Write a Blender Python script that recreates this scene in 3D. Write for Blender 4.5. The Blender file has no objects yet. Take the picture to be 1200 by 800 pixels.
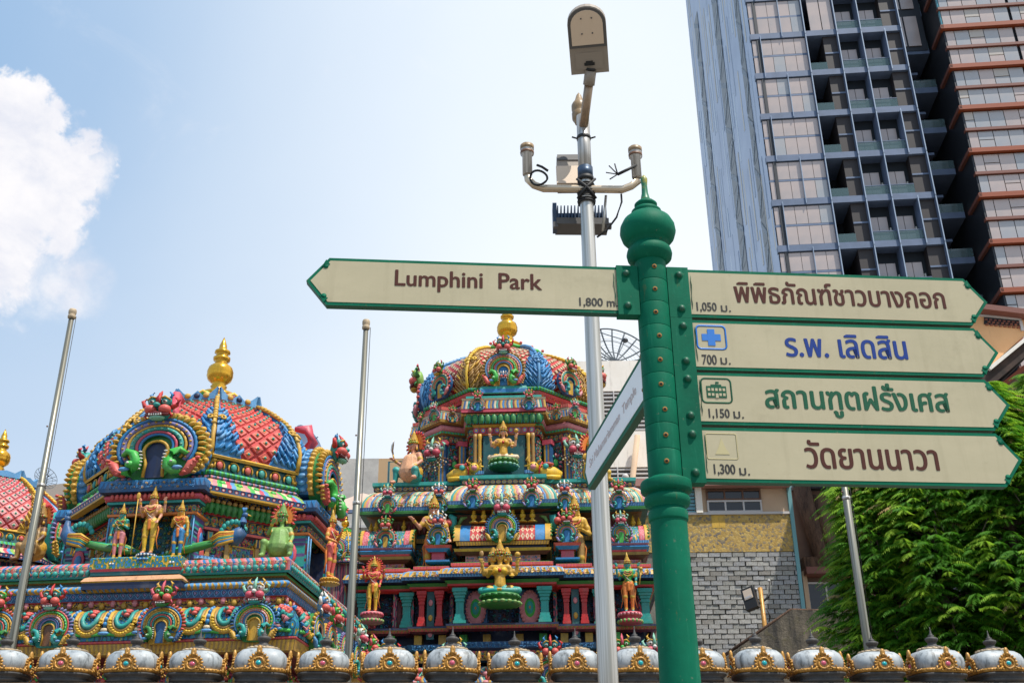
import bpy, math, random
import numpy as np
from mathutils import Vector, Matrix
random.seed(7)
S=bpy.context.scene; COL=S.collection
R=math.radians; PI=math.pi
# ---------------------------------------------------------------- camera
F_PX=1280.0; CAM_H=1.55
_u=Vector((-28.0,2708.0,-F_PX)).normalized()          # world up seen from the camera
_f=Vector((0,0,-1)); _y=(_f-_u*_f.dot(_u)).normalized(); _x=_y.cross(_u)
RW=Matrix((_x,_y,_u))                                  # camera space -> world
cam=bpy.data.cameras.new('camera'); camo=bpy.data.objects.new('camera',cam); COL.objects.link(camo)
cam.sensor_width=36; cam.lens=36*F_PX/1200; cam.clip_start=.05; cam.clip_end=3000
camo.matrix_world=Matrix.Translation((0,0,CAM_H))@RW.to_4x4()
S.camera=camo
def at(px,py,Y):
    """world point seen at a photo pixel at forward distance Y"""
    d=RW@Vector((px-600,400-py,-F_PX)); d*=Y/d.y
    return Vector((d.x,d.y,d.z+CAM_H))
# ---------------------------------------------------------------- light
SUN=Vector((.32,-.30,.90)).normalized()
w=bpy.data.worlds.new('World'); S.world=w; w.use_nodes=True
def sky_nodes():
    nt=w.node_tree; N=nt.nodes; L=nt.links; N.clear()
    out=N.new('ShaderNodeOutputWorld'); bg=N.new('ShaderNodeBackground'); bg.inputs[1].default_value=.096
    sk=N.new('ShaderNodeTexSky'); sk.sky_type='NISHITA'; sk.sun_disc=False
    sk.sun_elevation=math.asin(SUN.z); sk.sun_rotation=math.atan2(SUN.x,SUN.y); sk.air_density=1.1; sk.dust_density=2.5; sk.ozone_density=1.5
    tc=N.new('ShaderNodeTexCoord')
    def math_(op,a,b=None,c=None,clamp=False):
        n=N.new('ShaderNodeMath'); n.operation=op; n.use_clamp=clamp
        for i,v in enumerate((a,b,c)):
            if v is None: continue
            if isinstance(v,(int,float)): n.inputs[i].default_value=v
            else: L.new(v,n.inputs[i])
        return n.outputs[0]
    def dot(v):
        n=N.new('ShaderNodeVectorMath'); n.operation='DOT_PRODUCT'; L.new(tc.outputs['Generated'],n.inputs[0]); n.inputs[1].default_value=v; return n.outputs['Value']
    def noise(sc,det,rough=.55,dist=0,off=0):
        n=N.new('ShaderNodeTexNoise'); m=N.new('ShaderNodeMapping'); L.new(tc.outputs['Generated'],m.inputs[0]); m.inputs[1].default_value=(off,off,off)
        L.new(m.outputs[0],n.inputs['Vector']); n.inputs['Scale'].default_value=sc; n.inputs['Detail'].default_value=det; n.inputs['Roughness'].default_value=rough; n.inputs['Distortion'].default_value=dist
        return n.outputs['Fac']
    def ramp(v,a,b):
        n=N.new('ShaderNodeMapRange'); n.interpolation_type='SMOOTHSTEP'; L.new(v,n.inputs[0]); n.inputs[1].default_value=a; n.inputs[2].default_value=b; return n.outputs[0]
    def mix(f,a,b):
        n=N.new('ShaderNodeMix'); n.data_type='RGBA'
        if isinstance(f,(int,float)): n.inputs[0].default_value=f
        else: L.new(f,n.inputs[0])
        for s,v in ((6,a),(7,b)):
            if isinstance(v,tuple): n.inputs[s].default_value=(*v,1)
            else: L.new(v,n.inputs[s])
        return n.outputs[2]
    # thin bright veil: thicker towards the sun's side of the sky and near the horizon
    side=ramp(dot(Vector((.75,.35,.3)).normalized()),.08,.60)
    low=ramp(dot((0,0,1)),.66,.15)
    veil=math_('ADD',math_('MULTIPLY',side,.86),math_('MULTIPLY',low,.42))
    veil=math_('ADD',veil,math_('MULTIPLY',math_('SUBTRACT',noise(2.3,5,.5,.4),.5),.35))
    veil=math_('ADD',veil,.03,None,True)
    base=mix(veil,mix(.90,sk.outputs[0],(3.3,5.2,7.8)),(9.0,9.6,10.2))
    # cumulus: a tall puffy bank to the left, small ones elsewhere
    def puff(px,py,rad,off,soft=.02,amp=.16,sc=9):
        d=(at(px,py,100)-Vector((0,0,CAM_H))).normalized()
        a=dot(d)   # cos angle
        ang=math_('ARCCOSINE',math_('MINIMUM',a,1.0))
        e=math_('SUBTRACT',math_('ADD',rad,math_('MULTIPLY',math_('SUBTRACT',noise(sc,7,.58,.2,off),.5),amp*2)),ang)
        return ramp(e,-soft,soft)
    m=None
    for (px,py,rad,off,soft) in ((5,225,.058,3,.009),(52,165,.032,3,.007),(80,200,.024,5,.007),(20,140,.028,5,.007),(-60,245,.092,3,.012),(-5,285,.040,6,.025),(110,200,.012,8,.02),(60,330,.02,4,.03)):
        q=puff(px,py,rad,off,soft,.062,22); m=q if m is None else math_('MAXIMUM',m,q)
    wis=math_('MULTIPLY',ramp(noise(5.5,8,.62,.8,9),.60,.80),.35)
    m=math_('MAXIMUM',m,wis,None,True)
    shade=ramp(math_('ADD',noise(14,8,.62,.3,5),math_('MULTIPLY',dot((0,0,1)),.9)),.72,1.15)
    ccol=mix(shade,(6.9,7.2,8.3),(9.9,9.6,9.6))
    fin=mix(math_('MULTIPLY',m,.93),base,ccol)
    # ground side
    dn=ramp(dot((0,0,1)),.0,-.08)
    fin=mix(dn,fin,(1.6,1.6,1.6))
    L.new(fin,bg.inputs[0]); L.new(bg.outputs[0],out.inputs[0])
sky_nodes()
sl=bpy.data.lights.new('sun','SUN'); sl.energy=4.6; sl.angle=R(.6); sl.color=(1,.95,.87)
so=bpy.data.objects.new('sun',sl); COL.objects.link(so); so.rotation_euler=SUN.to_track_quat('Z','Y').to_euler()
S.view_settings.view_transform='Standard'; S.view_settings.look='None'; S.view_settings.exposure=.16; S.view_settings.gamma=1
# ---------------------------------------------------------------- materials
MATS={}
class NT:
    def __init__(s,name,rough=.5,metal=0):
        s.m=bpy.data.materials.new(name); s.m.use_nodes=True; s.N=s.m.node_tree.nodes; s.L=s.m.node_tree.links
        s.b=s.N['Principled BSDF']; s.b.inputs['Roughness'].default_value=rough; s.b.inputs['Metallic'].default_value=metal
        MATS[name]=s.m
    def put(s,sock,v):
        if isinstance(v,(int,float)): sock.default_value=v
        elif isinstance(v,tuple): sock.default_value=(*v,1) if len(v)==3 and len(sock.default_value)==4 else v
        else: s.L.new(v,sock)
    def ma(s,op,a,b=None,c=None,clamp=False):
        n=s.N.new('ShaderNodeMath'); n.operation=op; n.use_clamp=clamp
        for i,v in enumerate((a,b,c)):
            if v is not None: s.put(n.inputs[i],v)
        return n.outputs[0]
    def mix(s,f,a,b,mode='MIX'):
        n=s.N.new('ShaderNodeMix'); n.data_type='RGBA'; n.blend_type=mode
        s.put(n.inputs[0],f); s.put(n.inputs[6],a); s.put(n.inputs[7],b); return n.outputs[2]
    def noise(s,sc,det=4,rough=.55,vec=None,dist=0):
        n=s.N.new('ShaderNodeTexNoise'); n.inputs['Scale'].default_value=sc; n.inputs['Detail'].default_value=det; n.inputs['Roughness'].default_value=rough; n.inputs['Distortion'].default_value=dist
        s.L.new(vec if vec is not None else s.co(),n.inputs['Vector']); return n.outputs['Fac']
    def co(s,k='Object'):
        if not hasattr(s,'tc'): s.tc=s.N.new('ShaderNodeTexCoord')
        return s.tc.outputs[k]
    def mapv(s,vec,sc=(1,1,1)):
        n=s.N.new('ShaderNodeMapping'); s.L.new(vec,n.inputs[0]); n.inputs[3].default_value=sc; return n.outputs[0]
    def rng(s,v,a,b,c=0,d=1):
        n=s.N.new('ShaderNodeMapRange'); s.put(n.inputs[0],v); n.inputs[1].default_value=a; n.inputs[2].default_value=b; n.inputs[3].default_value=c; n.inputs[4].default_value=d; return n.outputs[0]
    def uv(s):
        n=s.N.new('ShaderNodeUVMap'); n.uv_map='uv'; q=s.N.new('ShaderNodeSeparateXYZ'); s.L.new(n.outputs[0],q.inputs[0]); return q.outputs[0],q.outputs[1]
    def bump(s,h,st=.3,dist=.01):
        n=s.N.new('ShaderNodeBump'); n.inputs['Strength'].default_value=st; n.inputs['Distance'].default_value=dist; s.L.new(h,n.inputs['Height']); s.L.new(n.outputs[0],s.b.inputs['Normal'])
    def vor(s,sc,vec=None,feat='F1',out='Distance',rnd=1):
        n=s.N.new('ShaderNodeTexVoronoi'); n.feature=feat; n.inputs['Scale'].default_value=sc; n.inputs['Randomness'].default_value=rnd; s.L.new(vec if vec is not None else s.co(),n.inputs['Vector']); return n.outputs[out]
    def col(s,c): s.put(s.b.inputs['Base Color'],c); return s.m
def grime(t,c,amt=.22,sc=9,dirt=(.05,.04,.03)):
    n=t.noise(sc,6,.65); f=t.rng(n,.48,.75,0,amt*1.7)
    n2=t.noise(sc*7,3,.6); v=t.rng(n2,.3,.7,.86,1.12)
    g=t.N.new('ShaderNodeCombineColor')
    for i in range(3): t.L.new(v,g.inputs[i])
    c=t.mix(1.0,c,g.outputs[0],'MULTIPLY')
    s_=t.noise(1.0,5,.7,t.mapv(t.co(),(11,11,.9))); c=t.mix(t.rng(s_,.54,.70,0,amt*1.9),c,(.045,.038,.03))
    c=t.mix(t.rng(t.noise(3.1,5,.65),.52,.72,0,amt*.9),c,(.42,.36,.28))
    return t.mix(f,c,dirt)
def paint(name,rgb,rough=.5,amt=.2,metal=0,sc=6,bs=.25,bd=.006):
    if name in MATS: return MATS[name]
    t=NT(name,rough,metal); t.col(grime(t,rgb,amt,sc)); t.bump(t.ma('ADD',t.noise(38,4,.6),t.ma('MULTIPLY',t.vor(22),.8)),bs,bd); return t.m
def plain(name,rgb,rough=.5,metal=0,emit=None):
    if name in MATS: return MATS[name]
    t=NT(name,rough,metal); t.col(rgb); return t.m
PAL=dict(blue=(.02,.10,.25),navy=(.008,.02,.07),sky=(.10,.30,.55),azure=(.02,.19,.44),teal=(.02,.31,.27),dteal=(.008,.09,.10),green=(.03,.21,.04),bgreen=(.05,.42,.06),
 olive=(.10,.16,.07),lime=(.22,.42,.08),gold=(.58,.33,.035),yellow=(.72,.45,.03),ochre=(.36,.20,.05),coral=(.62,.10,.08),pink=(.62,.22,.24),rose=(.55,.07,.11),red=(.50,.02,.02),maroon=(.15,.015,.02),
 orange=(.70,.20,.03),cream=(.66,.52,.33),white=(.75,.73,.68),lilac=(.22,.20,.42),violet=(.10,.06,.22),skin=(.62,.27,.16),brown=(.16,.07,.03),black=(.012,.012,.014),grey=(.25,.26,.27),peach=(.68,.35,.18),mint=(.22,.50,.36),sgreen=(.20,.36,.09))
for k,v in PAL.items(): paint('paint_'+k,v)
def M(k): return MATS.get(k) or MATS.get('paint_'+k)
paint('gilt',(.78,.42,.04),.22,.12,.75,5,.1); paint('steel',(.55,.53,.49),.22,.12,.9,5,.05); paint('chrome',(.62,.6,.58),.12,.08,1,5,.03)
paint('old_gold',(.55,.27,.05),.4,.3,.2,14); 
# patterned paints: u runs along the band in metres, v is 0..1 across it
def patt(name,kind,cs,p=.1,q=1.0,asp=1.0):
    t=NT(name,.5); u,v=t.uv(); C=[PAL[c] if isinstance(c,str) else c for c in cs]
    x=t.ma('DIVIDE',u,p); fx=t.ma('ABSOLUTE',t.ma('SUBTRACT',t.ma('FRACT',x),.5)); vv=t.ma('FRACT',t.ma('MULTIPLY',v,q)); fy=t.ma('ABSOLUTE',t.ma('SUBTRACT',vv,.5))
    if kind=='diamond': s=t.ma('MULTIPLY',t.ma('ADD',fx,fy),1.0)
    elif kind=='dots': s=t.ma('SQRT',t.ma('ADD',t.ma('POWER',t.ma('MULTIPLY',fx,asp),2),t.ma('POWER',fy,2)))
    elif kind=='zig': s=t.ma('ADD',t.ma('SUBTRACT',vv,t.ma('MULTIPLY',fx,2)),.5)
    elif kind=='scallop': s=t.ma('SQRT',t.ma('ADD',t.ma('POWER',t.ma('MULTIPLY',fx,asp),2),t.ma('POWER',t.ma('MULTIPLY',t.ma('SUBTRACT',1,vv),.62),2)))
    elif kind=='stripe': s=t.ma('FRACT',t.ma('DIVIDE',u,p*len(C)))
    elif kind=='swirl': s=t.vor(1.0,None,'F1')
    if kind=='swirl':
        n=t.N.new('ShaderNodeCombineXYZ'); t.L.new(x,n.inputs[0]); t.L.new(t.ma('MULTIPLY',v,q),n.inputs[1]); s=t.vor(1.0,n.outputs[0],'F1','Distance',.6)
        s=t.ma('PINGPONG',t.ma('MULTIPLY',s,2.2),1)
    r=t.N.new('ShaderNodeValToRGB'); r.color_ramp.interpolation='CONSTANT'; e=r.color_ramp.elements
    if kind=='stripe': pos=[i/len(C) for i in range(len(C))]
    elif kind in('zig',): pos=[0,.5,.95][:len(C)]
    elif kind=='swirl': pos=[0,.3,.55,.8][:len(C)]
    elif kind=='diamond': pos=[0,.20,.34,.46][:len(C)]
    elif kind=='scallop': pos=[0,.2,.36,.47][:len(C)]
    else: pos=[0,.14,.26,.40][:len(C)]
    while len(e)<len(C): e.new(.5)
    for i,c in enumerate(C): e[i].position=pos[i]; e[i].color=(*c,1)
    t.L.new(s,r.inputs[0]); t.col(grime(t,r.outputs[0],.22,7))
    if kind=='stripe': t.bump(t.ma('PINGPONG',t.ma('DIVIDE',u,p),.5),.5,.012)
    else: t.bump(t.ma('MINIMUM',s,.5),.6,.02)
    return t.m
patt('p_bluedia','diamond',['lilac','navy','sky','blue'],.11)
patt('p_bludots','dots',['white','rose','navy','blue'],.10)
patt('p_pinkteal','stripe',['pink','teal','coral','pink','azure'],.045)
patt('p_eave','stripe',['pink','bgreen','cream','rose','sky','lime','peach'],.075)
patt('p_goldscroll','scallop',['rose','gold','navy','ochre'],.20)
patt('p_frieze','dots',['yellow','azure','red','maroon'],.16)
patt('p_frieze2','dots',['coral','teal','gold','navy'],.13)
patt('p_wall','swirl',['gold','azure','teal','maroon'],.08,4)
patt('p_tscroll','swirl',['gold','teal','azure','dteal'],.075,4)
patt('p_rscroll','swirl',['gold','coral','rose','maroon'],.06,2)
patt('p_gscroll','swirl',['yellow','gold','green','azure'],.06,2)
patt('p_yz','zig',['yellow','teal'],.05)
patt('p_wall2','swirl',['gold','teal','rose','navy'],.09,4)
patt('p_panel','swirl',['lilac','navy','teal','violet'],.07,4)
patt('p_dzig','zig',['green','teal'],.06)
patt('p_ozig','zig',['coral','ochre'],.07)
patt('p_bzig','zig',['sky','blue'],.05)
patt('p_bluedk','zig',['blue','azure'],.06)
patt('p_redrope','stripe',['coral','rose'],.035)
patt('p_greenrope','stripe',['bgreen','green','teal'],.03)
patt('p_lilrope','stripe',['lilac','dteal','pink'],.035)
patt('p_goldbead','stripe',['gold','ochre'],.03)
patt('p_multi','stripe',['ochre','blue','cream','teal','maroon','gold','azure'],.045)
patt('p_cornice','stripe',['cream','teal','gold','pink','cream','azure','ochre','mint'],.045)
patt('p_snake','zig',['gold','sky'],.09)
patt('p_lat','diamond',['coral','cream','cream','red'],.10,4)
patt('p_pinkleaf','swirl',['pink','coral','rose','pink'],.06,5)
patt('p_yleaf','swirl',['yellow','gold','azure','green'],.07,5)
# ---------------------------------------------------------------- mesh builder
ICO=None
class MB:
    def __init__(s): s.v=[];s.f=[];s.m=[];s.uv=[];s.mats=[];s.T=Matrix.Identity(4);s.sm=[]
    def mi(s,m):
        if isinstance(m,str): m=M(m)
        if m not in s.mats: s.mats.append(m)
        return s.mats.index(m)
    def add(s,vs,fs,m,uvs=None,smooth=False):
        o=len(s.v); T=s.T
        s.v.extend([tuple(T@Vector(p)) for p in vs]); s.uv.extend(uvs if uvs else [(0,0)]*len(vs))
        if isinstance(m,list): s.m.extend([s.mi(x) for x in m])
        else: s.m.extend([s.mi(m)]*len(fs))
        s.f.extend([tuple(i+o for i in f) for f in fs]); s.sm.extend([smooth]*len(fs))
    def box(s,c,d,m,rot=None,bev=0):
        x,y,z=[q/2 for q in d]; Q=Matrix.Translation(c)
        if rot is not None: Q=Q@rot
        vs=[Q@Vector((a*x,b*y,e*z)) for e in(-1,1) for b in(-1,1) for a in(-1,1)]
        s.add(vs,[(0,2,3,1),(4,5,7,6),(0,1,5,4),(2,6,7,3),(0,4,6,2),(1,3,7,5)],m,[(p[0],p[2]) for p in vs])
    def bx(s,x0,x1,y0,y1,z0,z1,m): s.box(((x0+x1)/2,(y0+y1)/2,(z0+z1)/2),(abs(x1-x0),abs(y1-y0),abs(z1-z0)),m)
    def lathe(s,prof,seg,m,c=(0,0,0),sx=1,sy=1,caps=True,ax=None,smooth=True,oct=0):
        vs=[];fs=[];ms=[];uv=[]
        Q=Matrix.Translation(c)
        if ax is not None: Q=Q@ax
        L=0
        for j,p in enumerate(prof):
            if j: L+=math.hypot(p[0]-prof[j-1][0],p[1]-prof[j-1][1])
            for i in range(seg):
                a=2*PI*i/seg+oct; vs.append(Q@Vector((p[0]*math.cos(a)*sx,p[0]*math.sin(a)*sy,p[1]))); uv.append((p[0]*a,L))
        for j in range(len(prof)-1):
            mm=prof[j][2] if len(prof[j])>2 else m
            for i in range(seg):
                k=(i+1)%seg; fs.append((j*seg+i,j*seg+k,(j+1)*seg+k,(j+1)*seg+i)); ms.append(mm)
        if caps:
            if prof[0][0]>1e-4: fs.append(tuple(range(seg))[::-1]); ms.append(ms[0])
            if prof[-1][0]>1e-4: fs.append(tuple((len(prof)-1)*seg+i for i in range(seg))); ms.append(ms[-1])
        s.add(vs,fs,ms,uv,smooth)
    def tube(s,pts,r,m,seg=6,flat=1.0,closed=False,up=None,smooth=True):
        P=[Vector(p) for p in pts]; n=len(P); rr=r if isinstance(r,(list,tuple)) else [r]*n
        vs=[];fs=[]
        for j in range(n):
            a=P[j-1] if (j or closed) else P[0]; b=P[(j+1)%n] if (j<n-1 or closed) else P[-1]
            t=(b-a); t=t.normalized() if t.length>1e-9 else Vector((0,0,1))
            ref=Vector(up) if up is not None else (Vector((0,0,1)) if abs(t.z)<.9 else Vector((1,0,0)))
            x=t.cross(ref); x=x.normalized() if x.length>1e-6 else Vector((1,0,0)); y=x.cross(t)
            for i in range(seg):
                q=2*PI*i/seg; vs.append(P[j]+x*(math.cos(q)*rr[j])+y*(math.sin(q)*rr[j]*flat))
        for j in range(n if closed else n-1):
            k=(j+1)%n
            for i in range(seg): l=(i+1)%seg; fs.append((j*seg+i,j*seg+l,k*seg+l,k*seg+i))
        if not closed: fs.append(tuple(range(seg))[::-1]); fs.append(tuple((n-1)*seg+i for i in range(seg)))
        s.add(vs,fs,m,None,smooth)
    def ell(s,c,r,m,seg=8,rings=5,rot=None):
        if isinstance(r,(int,float)): r=(r,r,r)
        Q=Matrix.Translation(c)
        if rot is not None: Q=Q@rot
        vs=[Q@Vector((0,0,-r[2]))];fs=[]
        for j in range(1,rings):
            p=-PI/2+PI*j/rings
            for i in range(seg):
                a=2*PI*i/seg; vs.append(Q@Vector((r[0]*math.cos(p)*math.cos(a),r[1]*math.cos(p)*math.sin(a),r[2]*math.sin(p))))
        vs.append(Q@Vector((0,0,r[2]))); t=len(vs)-1
        for i in range(seg):
            k=(i+1)%seg; fs.append((0,1+k,1+i)); fs.append((t,t-seg+i,t-seg+k))
            for j in range(rings-2): a=1+j*seg; fs.append((a+i,a+k,a+seg+k,a+seg+i))
        s.add(vs,fs,m,None,True)
    def poly(s,pts,y0,y1,m,ms=None):
        """outline in XZ extruded from y0 (front) to y1"""
        n=len(pts); vs=[(p[0],y0,p[1]) for p in pts]+[(p[0],y1,p[1]) for p in pts]
        fs=[tuple(range(n)),tuple(range(2*n-1,n-1,-1))]+[(i,i+n,(i+1)%n+n,(i+1)%n) for i in range(n)]
        a=sum(pts[i][0]*pts[(i+1)%n][1]-pts[(i+1)%n][0]*pts[i][1] for i in range(n))
        if a<0: fs=[f[::-1] for f in fs]
        s.add(vs,fs,[m]*2+[ms or m]*n,[(p[0],p[2]) for p in vs])
    def sweep(s,foot,prof):
        """prof: [(offset,z,mat)] bottom to top, mitred round the closed footprint (ccw)"""
        n=len(foot); nor=[]
        for i in range(n):
            a=Vector(foot[i]);b=Vector(foot[(i+1)%n]); d=(b-a).normalized(); nor.append(Vector((d.y,-d.x)))
        def off(i,o):
            n0=nor[i-1];n1=nor[i]; k=1+n0.dot(n1); v=(n0+n1)/max(k,.15); return Vector(foot[i])+v*o
        U=0
        for i in range(n):
            L=(Vector(foot[(i+1)%n])-Vector(foot[i])).length; k=(i+1)%n; j=0
            while j<len(prof)-1:
                e=j   # run of equal material shares v 0..1
                while e<len(prof)-1 and prof[e][2]==prof[j][2]: e+=1
                tot=sum(math.hypot(prof[q+1][0]-prof[q][0],prof[q+1][1]-prof[q][1]) for q in range(j,e)) or 1; acc=0; vs=[];uv=[]
                for q in range(j,e+1):
                    if q>j: acc+=math.hypot(prof[q][0]-prof[q-1][0],prof[q][1]-prof[q-1][1])
                    A=off(i,prof[q][0]);B=off(k,prof[q][0]); vs+= [(A.x,A.y,prof[q][1]),(B.x,B.y,prof[q][1])]; uv+=[(U,acc/tot),(U+L,acc/tot)]
                fs=[(2*q,2*q+1,2*q+3,2*q+2) for q in range(e-j)]
                s.add(vs,fs,prof[j][2],uv,e-j>2); j=e
            U+=L
    def build(s,name,parent=None,at=None):
        me=bpy.data.meshes.new(name); me.from_pydata(s.v,[],s.f); 
        for m in s.mats: me.materials.append(m)
        me.polygons.foreach_set('material_index',s.m); me.polygons.foreach_set('use_smooth',s.sm)
        ul=me.uv_layers.new(name='uv'); idx=np.empty(len(me.loops),dtype=np.int32); me.loops.foreach_get('vertex_index',idx)
        ul.data.foreach_set('uv',np.array(s.uv,dtype=np.float32)[idx].ravel()); me.update()
        return put(name,me,parent,at)
def put(name,me,parent=None,T=None):
    o=bpy.data.objects.new(name,me); COL.objects.link(o)
    if parent is not None: o.parent=parent
    if T is not None: o.matrix_local=T if isinstance(T,Matrix) else Matrix.Translation(T)
    return o
def tag(o,label,cat,group=None,kind=None):
    if label: o['label']=label
    if cat: o['category']=cat
    if group: o['group']=group
    if kind: o['kind']=kind
    return o
def thing(name,loc,rz=0,label=None,cat=None,group=None,sc=1):
    o=bpy.data.objects.new(name,None); COL.objects.link(o); o.location=loc; o.rotation_euler=(0,0,rz); o.scale=(sc,sc,sc); o.empty_display_size=.1
    return tag(o,label,cat,group)
def copy_tree(o,parent=None):
    c=o.copy(); COL.objects.link(c)
    if parent is not None: c.parent=parent
    for ch in o.children: copy_tree(ch,c)
    return c
def TR(x,y,z,rz=0,sc=1): return Matrix.Translation((x,y,z))@Matrix.Rotation(rz,4,'Z')@Matrix.Scale(sc,4)
def rotx(a): return Matrix.Rotation(a,4,'X')
def roty(a): return Matrix.Rotation(a,4,'Y')
def rotz(a): return Matrix.Rotation(a,4,'Z')
def roll(o,z0,z1,b,m,n=5): return [(o+b*math.sin(PI*i/n),z0+(z1-z0)*i/n,m) for i in range(n+1)]
def ngon(a,n=8):
    r=a/math.cos(PI/n); return [(r*math.cos(-PI/2-PI/n+2*PI*i/n),r*math.sin(-PI/2-PI/n+2*PI*i/n)) for i in range(n)]
def rect(x0,x1,y0,y1): return [(x0,y0),(x1,y0),(x1,y1),(x0,y1)]
def band(parent,name,foot,prof):
    b=MB(); b.sweep(foot,prof); return b.build(name,parent)
def along(foot,o,sp,faces=None):
    """spots along the footprint edges: (x,y,angle)"""
    n=len(foot); out=[]
    for i in range(n):
        if faces is not None and i not in faces: continue
        a=Vector(foot[i]);b=Vector(foot[(i+1)%n]); d=b-a; L=d.length; d.normalize(); nn=Vector((d.y,-d.x)); k=max(1,int(L/sp))
        for q in range(k):
            p=a+d*(L*(q+.5)/k)+nn*o; out.append((p.x,p.y,math.atan2(d.y,d.x)))
    return out
# ---------------------------------------------------------------- temple ornament kit
def arc(rx,rz,a0,a1,n,cz=.42,y=0): return [(rx*math.cos(R(a0+(a1-a0)*i/n)),y,cz+rz*math.sin(R(a0+(a1-a0)*i/n))) for i in range(n+1)]
def face_mesh(c):
    """grinning guardian mask, 1 wide, centred, looking to -y; c: brow, cheek, crest, jaw, horn"""
    b=MB()
    b.ell((0,.1,0),(.46,.22,.55),c[0],10,6)
    for s in(-1,1):
        b.ell((s*.25,-.1,.33),(.22,.2,.22),c[0],10,6); b.ell((s*.25,-.25,.27),(.10,.08,.075),'white',8,5); b.ell((s*.25,-.31,.26),(.06,.04,.06),'black',6,4)
        b.tube([(s*.08,-.24,.46),(s*.26,-.3,.5),(s*.44,-.2,.36)],.045,'gold',5)
        b.ell((s*.27,-.22,-.12),(.24,.24,.23),c[1],10,7)
        b.tube([(s*.42,.05,.1),(s*.62,.0,.18),(s*.70,.0,.42),(s*.55,0,.55)],[.12,.1,.08,.04],c[2],6)
        b.tube([(s*.3,.05,.5),(s*.42,.0,.72),(s*.3,0,.86)],[.1,.07,.03],c[4],6)
        b.tube([(s*.40,-.05,-.2),(s*.52,-.1,-.38),(s*.42,-.1,-.52)],[.07,.06,.03],c[2],5)
    b.tube([(0,-.2,.1),(0,-.28,.42),(0,-.12,.7),(0,0,.92)],[.09,.1,.08,.02],c[2],6)
    b.ell((0,-.34,.06),(.13,.16,.12),c[0],8,5)
    b.tube([(-.42,-.2,-.34),(-.2,-.34,-.40),(0,-.36,-.34),(.2,-.34,-.40),(.42,-.2,-.34)],.085,'maroon',6)
    for i in range(6): b.box((-.22+.088*i,-.4,-.42),(.045,.04,.09),'white')
    b.ell((0,-.2,-.52),(.32,.2,.12),c[3],8,5)
    return b
def kudu_set(cols,face,lod=0):
    """horseshoe gable ornament one unit wide standing on z=0; returns meshes"""
    n=28 if lod==0 else 16
    b=MB()
    out=arc(.47,.43,-38,218,n)
    b.poly([(p[0],p[2]) for p in out]+[(-.2,.0),(.2,.0)],-.02,.10,cols[0])
    nb=26 if lod==0 else 15
    for i in range(nb):
        a=R(-36+252*i/(nb-1)); b.ell((.455*math.cos(a),-.03,.42+.42*math.sin(a)),(.055 if lod==0 else .06,.045,.024 if lod==0 else .04),cols[1],6,4,roty(-a))
    def ring(r,wd,c,y=-.03,bead=None,nb=18,a0=-34,a1=214):
        b.tube(arc(r,r*.93,a0,a1,n,y=y),wd,c,5 if lod==0 else 4,1.0,up=(0,1,0))
        if bead:
            for i in range(nb):
                a=R(a0+(a1-a0)*(i+.5)/nb); b.ell((r*math.cos(a),y-wd*.9,.42+r*.93*math.sin(a)),wd*.5,bead,5,3)
    ring(.40,.022,cols[2],-.045)
    ring(.35,.032,cols[3],-.04,cols[4] if lod==0 else None,20)
    ring(.30,.018,'gold',-.055)
    ring(.255,.030,cols[5],-.05,'mint' if lod==0 else None,16)
    ring(.205,.018,cols[6],-.065,a0=-20,a1=200)
    ring(.172,.018,cols[7],-.06,a0=-20,a1=200)
    if lod==0: b.tube([(-.10,-.07,.02),(-.09,-.07,.2)]+arc(.125,.13,190,-10,10,cz=.36,y=-.07)+[(.09,-.07,.2),(.10,-.07,.02)],.018,'gold',5,up=(0,1,0))
    b.poly([(-.09,.02),(.09,.02),(.10,.3),(.11,.4),(.05,.48),(-.05,.48),(-.11,.4),(-.10,.3)],-.045,-.02,cols[8])
    arch=b
    mk=[]
    for s in(-1,1):
        b=MB()
        c=cols[9]
        sp=[(s*(.30-.02*i)+s*.0,-.10,.22+.02*math.sin(i)) for i in range(1)]
        pts=[(s*.33,-.08,.30),(s*.27,-.11,.35),(s*.20,-.12,.31),(s*.165,-.12,.22),(s*.17,-.12,.12),(s*.22,-.12,.06),(s*.29,-.11,.07)]
        b.tube(pts,[.025,.04,.05,.055,.06,.05,.035],c,6)
        b.ell((s*.215,-.15,.16),(.05,.04,.05),c,7,5); b.ell((s*.22,-.19,.17),.016,'white',5,3)
        if lod==0:
            for i in range(6):
                t=i/5; b.ell((s*(.13-.015*math.sin(t*3)),-.13,.33-.22*t),(.022,.02,.011),'white',5,3)
            b.ell((s*.27,-.15,.10),(.06,.03,.03),'sky',6,4)
        b.tube([(s*.28,-.08,.04),(s*.36,-.09,.08),(s*.40,-.09,.17),(s*.46,-.08,.24)],[.03,.05,.055,.02],cols[10],6)
        if lod==0:
            for i in range(5): b.ell((s*(.34+.03*i),-.12,.05+.045*i),(.03,.025,.022),cols[10],5,4)
            for i in range(4): b.ell((s*(.42+.015*i),-.08,.06+.05*i),(.028,.03,.02),'gold',5,4)
        mk.append(b)
    return arch,mk,face_mesh(face)
KV={}
def kudu_variant(name,cols,face,lod):
    a,mk,f=kudu_set(cols,face,lod)
    def mesh(b,n):
        o=b.build(n); me=o.data; bpy.data.objects.remove(o); return me
    KV[name]=(mesh(a,'arch_ornament'),[mesh(x,'sea_beast') for x in mk],mesh(f,'lion_mask'))
_f1=('teal','coral','red','mint','azure'); _f2=('bgreen','coral','rose','green','gold'); _f3=('white','rose','mint','teal','gold'); _f4=('sky','coral','white','azure','white'); _f5=('lime','coral','green','gold','red')
kudu_variant('big',['green','gold','azure','lilac','gold','teal','rose','azure','navy','bgreen','coral'],_f1,0)
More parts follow.
